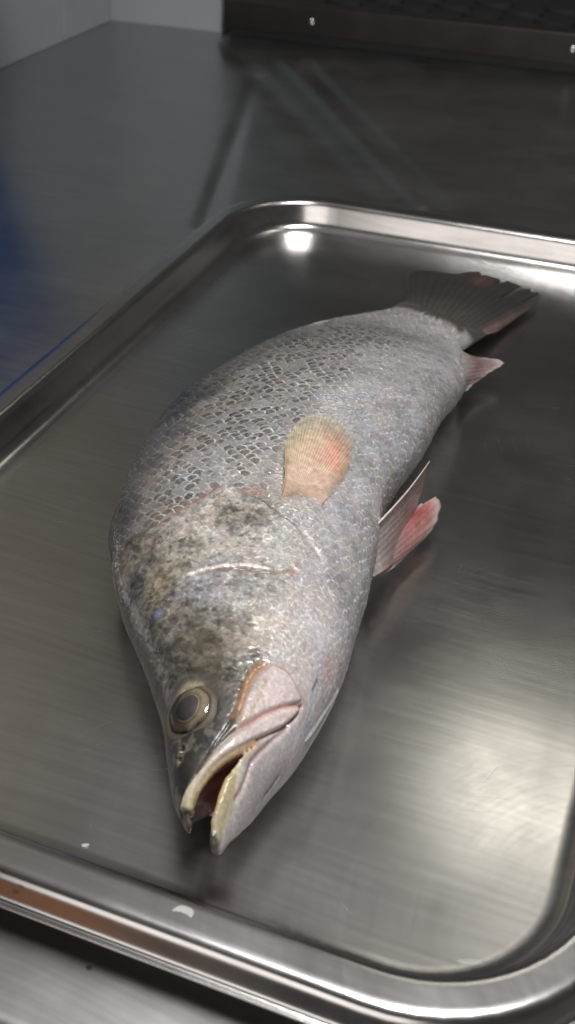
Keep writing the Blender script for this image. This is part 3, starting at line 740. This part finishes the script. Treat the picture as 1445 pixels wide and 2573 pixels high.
belly_ = 0.45+0.55*sstep(W, -34, -12)
rim = sstep(r, 0.80, 0.90)
gap = sstep(r, 0.94, 1.0)
disp += 0.00070*scm_h*(0.5+0.5*belly_)*(np.clip(la, 0.0, 1.0)+0.35*(rid-.5)+0.25*(rid2-.5)*lb)
disp -= 0.00020*scm_h*gap
dark_zone = (1-0.45*sstep(W, 20, 45))*sstep(W+(n4-.5)*16+np.interp(U, [120, 160, 200, 250, 320], [0, 4, 8, 14, 20]), -16, 2)*isbody*sstep(-U, -352, -310)
heart = sstep(-r, -0.93, -0.66)*sstep(1.0-np.abs(lb), 0.0, 0.45)*(0.30+0.70*sstep(n2+0.8*(rid-.5), 0.32, 0.66))*(0.45+1.1*n3)
col *= (1-np.clip(0.66*heart*dark_zone*scm, 0, .85))[:, None]
col = col*(1+(scm*(0.62*rim*(0.15+0.85*sstep(n2, .3, .6))-0.22*gap*sstep(n2, .25, .6))*(1+0.4*(1-isbody))*belly_)[:, None])
col *= (1+0.30*(rid2-.5)*scm)[:, None]
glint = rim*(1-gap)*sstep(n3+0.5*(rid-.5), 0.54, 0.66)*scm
col = col*(1+0.95*glint*sstep(lum, .10, .3))[:, None]  # wet sparkles painted into the skin colour as bright dashes on scale rims
disp += 0.00022*(fbm(P3, 0.9, 151, 2)-.5)*(1-snout*.5)
# head: brown blotches between pale scale rims
hd = (1-isbody)*(1-bare)
blot = sstep(n2+0.6*(rid-.5), 0.46, 0.66)*hd
col *= (1-0.48*blot*sstep(-lum, -0.40, -0.14))[:, None]
mot = 0.45*fbm(P3, 0.24, 161, 4)+0.55*fbm(P3, 0.60, 163, 3)
col *= (1+hd*np.clip((mot-.5)*3.0, -.55, .60)*sstep(-lum, -0.48, -0.25))[:, None]
spk = sstep(fbm(P3, 0.55, 101, 2), 0.60, 0.70)*hd*sstep(W, -22, -8)
col *= (1-0.42*spk*sstep(U, 70, 84))[:, None]
# hue drift: pink, olive, lilac
tint = fbm(P3, 0.16, 111, 3); tint2 = fbm(P3, 0.22, 121, 3)
col *= 1+np.stack([0.16*(tint-.5), -0.03*(tint-.5), -0.12*(tint-.5)+0.16*(tint2-.5)], 1)
# fine mottling
col *= (1+0.30*(n3-.5)+0.25*(n2-.5))[:, None]
snd = snout*sstep(W, -6, 2)+sstep(-U, -58, -44)*sstep(W, -2, 6)*0.5
col *= (1-0.72*np.clip(snd, 0, 1))[:, None]
# snout mottling: pale worn flecks on dark olive
fl = sstep(fbm(P3, 0.38, 131, 3), 0.55, 0.68)*snout*sstep(W, -4, 2)
col = col*(1-fl[:, None]*0.75)+np.array([0.12, 0.108, 0.088])*fl[:, None]*0.75

def mixc(mask, rgb, k=1.0):
    global col
    m = (np.clip(mask, 0, 1)*k)[:, None]
    col = col*(1-m)+lin(rgb)*1.1*m
# tan bruised patches
for nme in ('tan_a', 'tan_b', 'tan_c', 'tan_d'):
    mk = area(nme, 2.2)*sstep(n2, 0.30, 0.55)
    mixc(mk, (132, 120, 94), 0.24 if nme != 'tan_d' else 0.10); scm_h = scm_h*(1-0.6*mk)
mixc(np.exp(-((U-F_['blue'][0][0])**2+(W-F_['blue'][0][1])**2)/3.2), (120, 128, 170), 0.7)
mixc(np.exp(-((U-F_['pink_a'][0][0])**2/20+(W-F_['pink_a'][0][1])**2/6)), (190, 130, 122), 0.55)
mixc(near('black_mark', 0.35), (30, 32, 40), 0.85)
# gill cover: stepped edge, raw red seam, crease
gd = polyd(U, W, F_['gill_edge'])
side = (U-gu)
gk = sstep(W, -24, -14)
disp += (0.0015*sstep(-side, -1.3, 1.3)*np.exp(-np.clip(-side, 0, 99)/14.0))*topside*gk
mixc(np.exp(-((side-0.9)/0.7)**2)*topside*gk*sstep(n2, .25, .5)*sstep(-W, -22, -16), (84, 66, 58), 0.75)
disp -= 0.0000*np.exp(-((side-0.9)/1.4)**2)*sstep(-gd, -2.5, -0.5)*topside*gk
mixc(near('gill_red', 2.4)*sstep(n2+.4*(n3-.5), 0.36, 0.58), (128, 100, 92), 0.75)
disp -= 0.0003*near('gill_red', 2.4)
mixc(area('gill_patch', 1.0), (166, 134, 128), 0.6)
mixc(near('gill_crease', 0.8), (146, 122, 116), 0.5); disp -= 0.0004*near('gill_crease', 1.6)
# preopercle: white bony edge over a red slit
pr = near('preop', 0.62)*sstep(n3, .2, .45); mixc(pr, (226, 214, 204), 0.95); disp += 0.0004*near('preop', 1.5); silver *= (1-pr)
rr_ = near('preop_red', 0.55); mixc(rr_*(1-pr), (112, 78, 66), 0.75); disp -= 0.0006*near('preop_red', 0.9)*(1-pr)
mixc(area('notch', 0.5), (170, 124, 116), 0.85)
mixc(near('nape_line', 0.8)*sstep(n2, .35, .6), (60, 52, 44), 0.6); disp -= 0.0002*near('nape_line', 1.2)*sstep(n2, .35, .6)
mixc(near('lat_line', 0.5), (70, 62, 60), 0.5)
# lips and the maxilla plates
mouth_in = np.zeros(nV)
upl = np.clip(1-np.array(U)/26, 0, 1)
lc = lin((196, 180, 176))*1.1*(1-upl[:, None])+lin((192, 184, 152))*1.1*upl[:, None]
lc = lc*(1-0.45*sstep(-U, -3.5, -0.5)[:, None]*np.array([0.6, 0.8, 1.2]))
lm = lipband[:, None]*0.92
col = col*(1-lm)+lc*(0.86+0.28*n2)[:, None]*lm
dl = polyd(U, W, F_['lip_line']+F_['lip_low'][::-1], True)
disp += 0.0013*lipband*sstep(dl, 0, 1.6)
pm = area('plate', 0.6)
col = col*(1-0.85*pm[:, None])+lin((198, 182, 179))*1.1*(0.9+0.2*n2)[:, None]*0.85*pm[:, None]
dpl = polyd(U, W, F_['plate'], True)
disp += 0.0011*pm*sstep(dpl, 0, 1.3)
ps = area('plate_silver', 1.2); mixc(ps*sstep(n2, .3, .6), (160, 152, 140), 0.7)
mixc(np.exp(-(polyd(U, W, F_['plate_silver'][5:])/0.5)**2)*topside, (170, 150, 112), 0.7)
mixc(near('lip_line', 0.45)*sstep(U, 22, 30), (170, 118, 114), 0.8); disp -= 0.0006*near('lip_line', 0.6)
edge_pl = np.exp(-(dpl/0.5)**2)*topside*sstep(U, 33, 38); mixc(edge_pl, (176, 132, 126), 0.55)
gv = near('groove', 1.15); mixc(gv, (168, 128, 94), 0.85); disp -= 0.0008*gv; bare = np.maximum(bare, gv)
lh = near('lach', 0.5); mixc(lh, (34, 28, 22), 0.8); disp -= 0.0004*lh
low_edge = np.exp(-(polyd(U, W, F_['lip_low'][8:])/0.5)**2)*topside; mixc(low_edge, (120, 66, 44), 0.75); disp -= 0.0009*low_edge
# lower jaw
for nme, wd in (('jaw_line', 0.55), ('jaw_line2', 0.5)):
    q = near(nme, wd); mixc(q, (146, 112, 112), 0.75); disp -= 0.0008*near(nme, 0.8)
q = near('membrane', 0.4); mixc(q, (205, 196, 188), 0.6); disp += 0.0006*near('membrane', .6)
ly = area('lip_yellow', 0.8); mixc(ly*(0.7+0.3*n2), (156, 142, 98), 0.82); disp += 0.0003*area('lip_yellow', 1.4)
lyd = np.exp(-(polyd(U, W, F_['lip_yellow'][5:10])/0.45)**2)*topside; mixc(lyd, (190, 160, 96), 0.6)
# nostrils
for nme, rr0 in (('nostril', 1.0), ('nostril_b', 0.8)):
    dN = np.hypot(U-F_[nme][0][0], W-F_[nme][0][1]); k_ = np.exp(-(dN/rr0)**2)
    disp -= 0.0016*k_; mixc(k_, (44, 26, 24), 0.85)
    mixc(np.exp(-((dN-rr0*1.7)/0.4)**2), (112, 102, 84), 0.5); disp += 0.0005*np.exp(-((dN-rr0*1.7)/0.5)**2)
# eye socket
eu = (U-ec[0]); ew = (W-ec[1])
# worn pale brow over the eye
mixc(near('brow_pale', 1.6), (168, 156, 128), 0.6)
# inside of the mouth: everything carved away from the outer surface
sdm = polysd(co[:, 0], co[:, 1], np.array(MOUTH_XY))
qi = np.clip(np.round(co/LSv).astype(int)-LSlo, 0, np.array(LS0.shape)-1)
ls0 = LS0[qi[:, 0], qi[:, 1], qi[:, 2]]
ntc = polysd(co[:, 0], co[:, 1], np.array(NOTCH_XY))
cavm = sstep(-ls0, 0.0010, 0.0026)*sstep(-co[:, 1], -0.260, -0.250)*sstep(ntc, 0.0006, 0.0014)*sstep(co[:, 2]-np.interp(co[:, 1], [0.172, 0.181, 0.190, 0.206, 0.215], [0.0245, 0.0225, 0.0180, 0.0080, -0.01]), 0.0012, 0.0026)
mixc(cavm, (88, 50, 42), 1.0)
rimm = sstep(-sdm, -0.0018, -0.0004)*topside*(1-cavm); mixc(rimm, (186, 152, 96), 0.55)
fold = cavm*sstep(fbm(co, 160, 171, 3), .45, .62); mixc(fold, (128, 84, 76), 0.6)
pad_ = cavm*sstep(-co[:, 1], -0.186, -0.182); mixc(pad_, (92, 60, 48), 0.6)
org = cavm*sstep(co[:, 1], 0.194, 0.205); mixc(org, (140, 74, 30), 0.7)
lines_ = np.clip(near('gill_crease', 2.2)+near('preop', 1.8)+near('preop_red', 1.6)+near('gill_red', 2.2), 0, 1)
mixc(np.exp(-(np.linalg.norm((co-np.array(LIPTIP))*np.array([1, 1, .6]), axis=1)/0.0036)**4)*(1-cavm), (92, 82, 60), 0.75)
chm = sstep(-np.linalg.norm(co[:, :2]-np.array(CHIN[0][:2]), axis=1), -0.0050, -0.0030)*sstep(-polysd(co[:, 0], co[:, 1], np.array(CHIN_XY)), -0.0010, 0.0008)
mixc(chm*(0.95+0.4*(n2-.5)), (46, 45, 33), 0.95)
clean = np.maximum(cavm, rimm)
disp *= (1-clean)

# the scaled stalk darkens into the tail fin
ea = bm[-1]-bm[-20]; ea = ea/np.linalg.norm(ea)
ta = (co[:, 0]-bm[-1, 0])*ea[0]+(co[:, 1]-bm[-1, 1])*ea[1]
tf = sstep(ta+(n2-.5)*0.012+(n3-.5)*0.006, -0.001, 0.009)*(co[:, 1] > 0.48)
mixc(tf, (44, 40, 37), 0.96)
scm_h = scm_h*(1-tf); scm = scm*(1-tf)
# silver sheen on the scaled flanks and cheek
light = sstep(col.mean(1), 0.10, 0.40)
silver = 0.50*scm_h*light*(0.4+0.6*sstep(rid2, 0.2, 0.9))*(1-clean)
gloss = 0.36-0.14*scm_h*sstep(rid, 0.3, 1.0)+0.10*(n2-.5)
silver = silver*(1-lines_); gloss = gloss+0.2*lines_
gloss = gloss+0.16*np.clip(snout+lipband+ly, 0, 1)+0.25*tf
gloss = np.where(cavm > .3, 0.35, gloss)
gloss = np.clip(gloss, 0.16, 0.6)
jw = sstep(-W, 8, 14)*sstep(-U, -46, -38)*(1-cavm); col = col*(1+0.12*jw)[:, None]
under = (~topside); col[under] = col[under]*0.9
disp += 0.00010*(n3-.5)+0.0010*(fbm(P3, 0.06, 141, 3)-.5)*(0.4+0.6*isbody)
col = np.clip(col*np.array([0.985, 1.0, 1.02]), 0.004, 0.80)
newco = co+no*disp[:, None]
newco[:, 2] = np.maximum(newco[:, 2], 0.0007)
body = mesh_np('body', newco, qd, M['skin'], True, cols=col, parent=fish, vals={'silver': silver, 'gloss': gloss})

# ---- eye: ringed iris dome with a clouded pupil under a clear cornea
def surf_at(x, y):
    """top of the body under a plan point, with its normal"""
    k = np.where((np.abs(co[:, 0]-x) < 0.0025)&(np.abs(co[:, 1]-y) < 0.0025)&(no[:, 2] > 0.2))[0]
    n = no[k].mean(0); return co[k].mean(0), n/np.linalg.norm(n)
ep, en = surf_at(*EYE_XY)
ez = Vector(en).normalized(); ax = (Vector(EYE_TOP)-Vector(EYE_BOT)); ax = (ax-ez*ax.dot(ez)).normalized(); ay = ez.cross(ax)
EA, EB = EYE_R           # semi axes: along ax, along ay
def eye_pt(r, a, h): 
    return Vector(ep)+ax*(r*EA*math.cos(a))+ay*(r*EB*math.sin(a))+ez*h
eye = empty('eye', tuple(ep)); child(eye, fish)
def dome(name, rows, seg, mat, centre=(0, 0)):
    V = []; C = []
    for (rr, h, c) in rows:
        for k in range(seg):
            a = 2*math.pi*k/seg
            jitter = 1+0.02*math.sin(3*a+rr*5)+0.015*math.sin(7*a+1)
            p = eye_pt(max(rr, 1e-3)*jitter, a, h)+ax*centre[0]+ay*centre[1]; V.append(p[:])
            n_ = random.random(); C.append([x*(0.90+0.20*n_) for x in c])
    return mesh_np(name, np.array(V), grid_faces(len(rows), seg, True), mat, True, cols=np.array(C), parent=eye)
random.seed(4)
L_ = lambda *c: tuple(lin(c))
o = dome('socket_rim', [(1.24, -0.0016, L_(78, 72, 61)), (1.14, -0.0006, L_(96, 88, 74)), (1.05, -0.0002, L_(84, 74, 61)), (0.99, -0.0001, L_(60, 50, 42)), (0.95, -0.0004, L_(52, 42, 36)), (0.91, -0.0010, L_(40, 32, 28))], 64, M['eye'])
o = dome('iris', [(1.00, -0.0012, L_(70, 62, 54)), (0.93, -0.0002, L_(104, 93, 80)), (0.85, 0.0002, L_(134, 124, 108)), (0.75, 0.0005, L_(140, 131, 116)), (0.68, 0.0007, L_(124, 113, 98)), (0.61, 0.0008, L_(104, 92, 79)), (0.585, 0.0009, L_(136, 120, 99)), (0.57, 0.0010, L_(188, 170, 142)), (0.55, 0.0009, L_(140, 122, 98)), (0.535, 0.0006, L_(66, 58, 54))], 72, M['eye'], PUP_OFF)
def pupil_rows():
    out = []
    for k in range(12):
        t = 0.55*(1-k/11.0); out.append((t, 0.0005+0.0012*math.sqrt(max(0, 1-(t/0.58)**2)), L_(78, 74, 76)))
    return out
dome('pupil', pupil_rows(), 64, M['pupil'], PUP_OFF)
dome('cornea', [(0.97*(1-k/14.0), -0.0005+0.0024*math.sqrt(max(0, 1-(0.985*(1-k/14.0))**2)), (1, 1, 1)) for k in range(15)], 72, M['cornea'], (PUP_OFF[0]*.5, PUP_OFF[1]*.5))

# ---- fins
def fin(name, base, tip, rays, parent, colfn, curve=0.0, thick=0.0005, ncol=None, nrow=26, ridge=0.00022, fray=0.0, seed=0, lift=None, mat='fin'):
    rng = np.random.RandomState(seed)
    nc = rays*6
    B = crv(np.array(base), nc); T_ = crv(np.array(tip), nc)
    t = np.linspace(0, 1, nrow)
    G = B[:, None, :]*(1-t)[None, :, None]+T_[:, None, :]*t[None, :, None]
    nrm = np.cross(np.gradient(G, axis=0), np.gradient(G, axis=1)); nrm /= np.linalg.norm(nrm, axis=2, keepdims=True)+1e-12
    if nrm[..., 2].mean() < 0: nrm = -nrm
    ph = np.linspace(0, rays, nc)
    rg = np.cos(ph*2*np.pi)[:, None]*ridge*(1-0.5*t)[None, :]
    bend = curve*np.sin(t*np.pi)[None, :]
    wav = (lift(np.linspace(0, 1, nc)[:, None], t[None, :]) if lift else 0)
    if fray:
        ln = 1-fray*np.abs(np.interp(np.arange(nc), np.arange(0, nc+6, 3), rng.rand(len(np.arange(0, nc+6, 3)))))**1.5
        G = B[:, None, :]+(G-B[:, None, :])*(1+(ln[:, None, None]-1)*(t**2)[None, :, None])
    G = G+nrm*(rg+bend+wav)[..., None]
    th_ = (thick*(1-0.75*t)[None, :, None])*np.ones((nc, 1, 1))*0.5
    top = G+nrm*th_; bot = G-nrm*th_
    s_ = np.broadcast_to(np.linspace(0, 1, nc)[:, None], (nc, nrow)); tt = np.broadcast_to(t[None, :], (nc, nrow))
    C = colfn(s_, tt, np.cos(ph*2*np.pi)[:, None]*np.ones((1, nrow)), G)
    Fg = grid_faces(nc, nrow); n0 = nc*nrow
    idx = np.arange(n0).reshape(nc, nrow)
    bd_ = np.concatenate([idx[:, 0], idx[-1, 1:], idx[-2::-1, -1], idx[0, -2:0:-1]])
    side_ = np.stack([bd_, np.roll(bd_, -1), np.roll(bd_, -1)+n0, bd_+n0], 1)
    F2 = np.concatenate([Fg, Fg[:, ::-1]+n0, side_[:, ::-1]])
    Vv = np.concatenate([top.reshape(-1, 3), bot.reshape(-1, 3)])
    Vv[:, 2] = np.maximum(Vv[:, 2], 0.0012)
    o = mesh_np(name, Vv, F2, M[mat], True, cols=np.concatenate([C.reshape(-1, 4)]*2), parent=parent)
    bm = bmesh.new(); bm.from_mesh(o.data); bmesh.ops.recalc_face_normals(bm, faces=bm.faces); bm.to_mesh(o.data); bm.free()
    return o
def fcol(*stops):
    """colour ramp helper: stops (t, rgb) -> function"""
    ts = [s[0] for s in stops]; cs = np.array([lin(s[1]) for s in stops])
    return lambda t: np.stack([np.interp(t, ts, cs[:, k]) for k in range(3)], -1)
def pec_col(s, t, ry, G):
    P = G.reshape(-1, 3); n = fbm(P, 180, 3, 3).reshape(s.shape); n_ = fbm(P, 500, 5, 2).reshape(s.shape)
    c = fcol((0, (196, 170, 150)), (0.25, (216, 192, 172)), (0.6, (210, 190, 162)), (1, (206, 198, 176)))(t)
    red = np.exp(-((s-0.62)/0.20)**2-((t-0.60)/0.30)**2)*sstep(n, .25, .6)
    c = c*(1-red[..., None]*.8)+lin((214, 148, 130))*red[..., None]*.8
    gold = np.exp(-(s/0.16)**2); c = c*(1-gold[..., None]*.6)+lin((176, 146, 100))*gold[..., None]*.6
    dk = np.exp(-((t-0.02)/0.06)**2-((s-0.35)/0.3)**2); c = c*(1-dk[..., None]*.5)+lin((110, 84, 70))*dk[..., None]*.5
    c = c*(1+0.16*ry*sstep(t, .15, .4)+0.5*(n_-.5))[..., None]
    a = 0.88-0.60*sstep(t, 0.55, 1.0)*sstep(s, 0.06, 0.35)-0.86*sstep(s, 0.55, 0.88)*sstep(t, 0.10, 0.5)+0.28*np.exp(-((s-0.66)/0.15)**2-((t-0.62)/0.26)**2)-0.25*sstep(n, .5, .7)*sstep(t, .5, .9)
    a = a*(0.35+0.65*sstep(t, 0.0, 0.07))
    return np.concatenate([c, np.clip(a, 0.05, 1)[..., None]], -1)
pb = np.array(PEC_BASE); pt_ = np.array(PEC_TIP)
pb[:, 2] -= 0.0003; pt_[:, 2] += np.linspace(0.0030, 0.0012, len(pt_)); pt_[:, 0] -= 0.0008; pb[:, 0] -= 0.0006
fin('pectoral_fin', pb, pt_, 44, fish, pec_col, curve=0.0018, thick=0.0006, ridge=0.00007, nrow=40, fray=0.05, seed=2,
    lift=lambda s, t: 0.003*np.exp(-(s/0.12)**2)*t)
def pelvic1(s, t, ry, G):
    n = fbm(G.reshape(-1, 3), 160, 4, 3).reshape(s.shape)
    c = fcol((0, (178, 168, 166)), (0.5, (160, 138, 134)), (1, (168, 140, 136)))(t)
    wh = np.exp(-(s/0.15)**2); c = c*(1-wh[..., None])+lin((206, 196, 188))*wh[..., None]
    c = c*(1+0.06*ry+0.5*(n-.5))[..., None]
    return np.concatenate([c, np.full(s.shape+(1,), 0.93)], -1)
fin('pelvic_fin', PV1_BASE, PV1_TIP, 9, fish, pelvic1, curve=0.001, thick=0.0010, ridge=0.00008, seed=5,
    lift=lambda s, t: 0.0016*np.exp(-(s/0.07)**2)+0*t)
def pelvic2(s, t, ry, G):
    n = fbm(G.reshape(-1, 3), 160, 6, 3).reshape(s.shape)
    c = fcol((0, (164, 148, 146)), (0.45, (150, 112, 112)), (0.8, (176, 130, 124)), (1, (200, 186, 180)))(t)
    red = np.exp(-((s-0.22)/0.20)**2-((t-0.72)/0.24)**2); c = c*(1-red[..., None]*.9)+lin((156, 80, 80))*red[..., None]*.9
    ed = np.exp(-((s-1)/0.10)**2); c = c*(1-ed[..., None]*.8)+lin((196, 182, 176))*ed[..., None]*.8
    c = c*(1+0.06*ry+0.5*(n-.5))[..., None]
    return np.concatenate([c, np.full(s.shape+(1,), 0.95)], -1)
fin('pelvic_fin', PV2_BASE, PV2_TIP, 9, fish, pelvic2, curve=0.001, thick=0.0008, ridge=0.00010, fray=0.10, seed=6)
def analc(s, t, ry, G):
    n = fbm(G.reshape(-1, 3), 160, 8, 3).reshape(s.shape)
    c = fcol((0, (150, 142, 140)), (0.4, (112, 92, 90)), (0.8, (140, 122, 120)), (1, (186, 176, 170)))(t)
    c = c*(1+0.12*ry+0.5*(n-.5))[..., None]
    return np.concatenate([c, np.full(s.shape+(1,), 0.97)], -1)
fin('anal_fin', AN_BASE, AN_TIP, 9, fish, analc, curve=-0.001, thick=0.0012, fray=0.12, seed=7)
def tailc(s, t, ry, G):
    n = fbm(G.reshape(-1, 3), 120, 11, 3).reshape(s.shape)
    c = fcol((0, (66, 62, 58)), (0.15, (54, 50, 46)), (0.42, (38, 35, 33)), (1, (31, 28, 27)))(t+0.12*(n-.5)+0.10*(s-.5)*(s-.5)*4)
    pk = np.exp(-((s-1)/0.07)**2)*sstep(t, .05, .3); c = c*(1-pk[..., None]*.7)+lin((140, 112, 108))*pk[..., None]*.7
    rd = np.exp(-((s-.50)/.06)**2-((t-.85)/.12)**2); c = c*(1-rd[..., None]*.5)+lin((90, 62, 54))*rd[..., None]*.5
    c = c*(1+0.16*ry+0.9*(n-.5))[..., None]
    a = np.full(s.shape, 0.98)
    for s0, t0, w0 in ((0.735, 0.62, 0.016), (0.865, 0.74, 0.014), (0.60, 0.90, 0.012)):     # torn slits
        a = a*(1-np.exp(-((s-s0)/w0)**4)*sstep(t, t0, t0+.06))
    return np.concatenate([c, a[..., None]], -1)
CB = np.array(CA_BASE); CB[:, 1] += 0.004; CB[:, 2] = (.0100, .0112, .0118, .0112, .0095)
fin('tail_fin', CB, CA_TIP, 18, fish, tailc, curve=0.002, thick=0.0026, ridge=0.00012, fray=0.06, seed=8, nrow=34, mat='tailfin')
# dorsal fins folded back along the spine
def dorsc(s, t, ry, G):
    n = fbm(G.reshape(-1, 3), 160, 13, 3).reshape(s.shape)
    c = fcol((0, (84, 80, 76)), (1, (58, 55, 52)))(t)*(1+0.2*ry+0.5*(n-.5))[..., None]
    return np.concatenate([c, np.full(s.shape+(1,), 0.97)], -1)
def back_at(i0, i1, n, out, z):
    k = np.linspace(i0, i1, n)
    x = np.stack([np.interp(k, np.arange(NS), bd[:, a]) for a in (0, 1)], 1); h_ = np.stack([np.interp(k, np.arange(NS), bh[:, a]) for a in (0, 1)], 1)
    h_ /= np.linalg.norm(h_, axis=1)[:, None]
    zz = np.interp(k, np.arange(NS), bz)
    return np.concatenate([x+h_*np.asarray(out)[:, None], (zz+z)[:, None]], 1)
fin('spiny_dorsal_fin', back_at(150, 270, 8, np.full(8, -.004), 0.002), back_at(162, 290, 8, np.array([.001, .003, .003, .003, .0025, .002, .002, .001]), -0.004), 9, fish, dorsc, thick=0.0014, seed=9, nrow=12, mat='tailfin')
fin('soft_dorsal_fin', back_at(300, 372, 7, np.full(7, -.003), 0.003), back_at(316, 392, 7, np.array([.004, .008, .009, .010, .010, .009, .006]), 0.000), 11, fish, dorsc, thick=0.0012, seed=10, nrow=14)

# ------------------------------------------------------------------ shed scales, drops and crumbs
def shed_scale(name, loc, rx, rot, size, label, curl=0.25, nrm=(0, 0, 1), asp=1.0):
    V = [(0, 0, 0)]; nr, ns = 6, 28
    Z = Vector(nrm).normalized(); X = Vector((math.cos(rot), math.sin(rot), 0)); X = (X-Z*X.dot(Z)).normalized(); Y = Z.cross(X)
    pts = []
    for i in range(nr+1):
        for k in range(ns):
            a = 2*math.pi*k/ns; rr = size*max(i/nr, 1e-3)*(1+0.05*math.sin(3*a+1)+0.03*math.sin(5*a))
            x = rr*math.cos(a); y = rr*math.sin(a)*asp
            z = 0.0004+curl*(x*x)/size*0.6+0.00006*math.sin(i*3.1)
            pts.append((Vector(loc)+X*x+Y*y+Z*z)[:])
    o = mesh_np(name, np.array(pts), grid_faces(nr+1, ns, True), M['scale'])
    s = o.modifiers.new('t', 'SOLIDIFY'); s.thickness = 0.00025
    return tag(o, label, 'fish scale')
shed_scale('shed_scale', SC1, 0, 0.4, 0.0031, 'round translucent fish scale stuck on the near rim of the tray', 0.05, asp=0.85, nrm=(0, -0.12, 1))
shed_scale('shed_scale', SC2, 0, 0.35, 0.0036, 'narrow silvery fish scale stuck on the curved near wall of the tray', 0.10, asp=0.34, nrm=(-0.25, 0.45, 1))
shed_scale('shed_scale', SC3, 0, 0.5, 0.0012, 'tiny white flake of scale inside a dried water ring', 0.1, asp=0.5)
# dried ring
bm = bmesh.new()
ring_pts = []
for k in range(26):
    a = R_(-70+170*k/25); ring_pts.append((SC3[0]+0.0022+0.0048*math.cos(a), SC3[1]-0.0002+0.0048*math.sin(a)))
vs = []
for k, (x, y) in enumerate(ring_pts):
    w_ = 0.00022*math.sin(math.pi*k/25)+0.00004
    dx, dy = x-(SC3[0]+0.0022), y-SC3[1]; l = math.hypot(dx, dy); dx /= l; dy /= l
    vs.append([bm.verts.new((x-dx*w_, y-dy*w_, 0.0007)), bm.verts.new((x, y, 0.0009)), bm.verts.new((x+dx*w_, y+dy*w_, 0.0007))])
for a, b in zip(vs[:-1], vs[1:]):
    for k in (0, 1): bm.faces.new((a[k], a[k+1], b[k+1], b[k]))
tag(bm_obj('water_ring', bm, M['ring'], None, True), 'faint curved dried water mark on the near tray floor', 'water mark')
def drop(name, loc, r, label, mat, flat=0.55, cat='water drop'):
    bm = bmesh.new(); bmesh.ops.create_uvsphere(bm, u_segments=20, v_segments=12, radius=r)
    for v in bm.verts:
        z = max(v.co.z, -r*0.2); v.co = Vector((v.co.x*1.05+loc[0], v.co.y+loc[1], (z+r*0.2)*flat+loc[2]))
    return tag(bm_obj(name, bm, mat, None, True), label, cat)
drop('water_drop', DR[0], 0.0008, 'single clear water drop on the bench in front of the tray', M['water'])
drop('water_drop', DR[1], 0.0008, 'small dark drop on the bright patch of the tray floor', M['water'])
drop('water_drop', DR[2], 0.0007, 'tiny pale drop on the tray floor right of the gill cover', M['water'])
drop('crumb', DR[3], 0.0007, 'small dark crumb near the right end of the tray floor', M['black'], 0.4, 'crumb')
drop('crumb', DR[4], 0.0009, 'dark wet speck on the near rim beside the round scale', M['black'], 0.2, 'crumb')
drop('water_drop', DR[5], 0.0009, 'pale droplet on the rim at the lower left edge', M['water'])
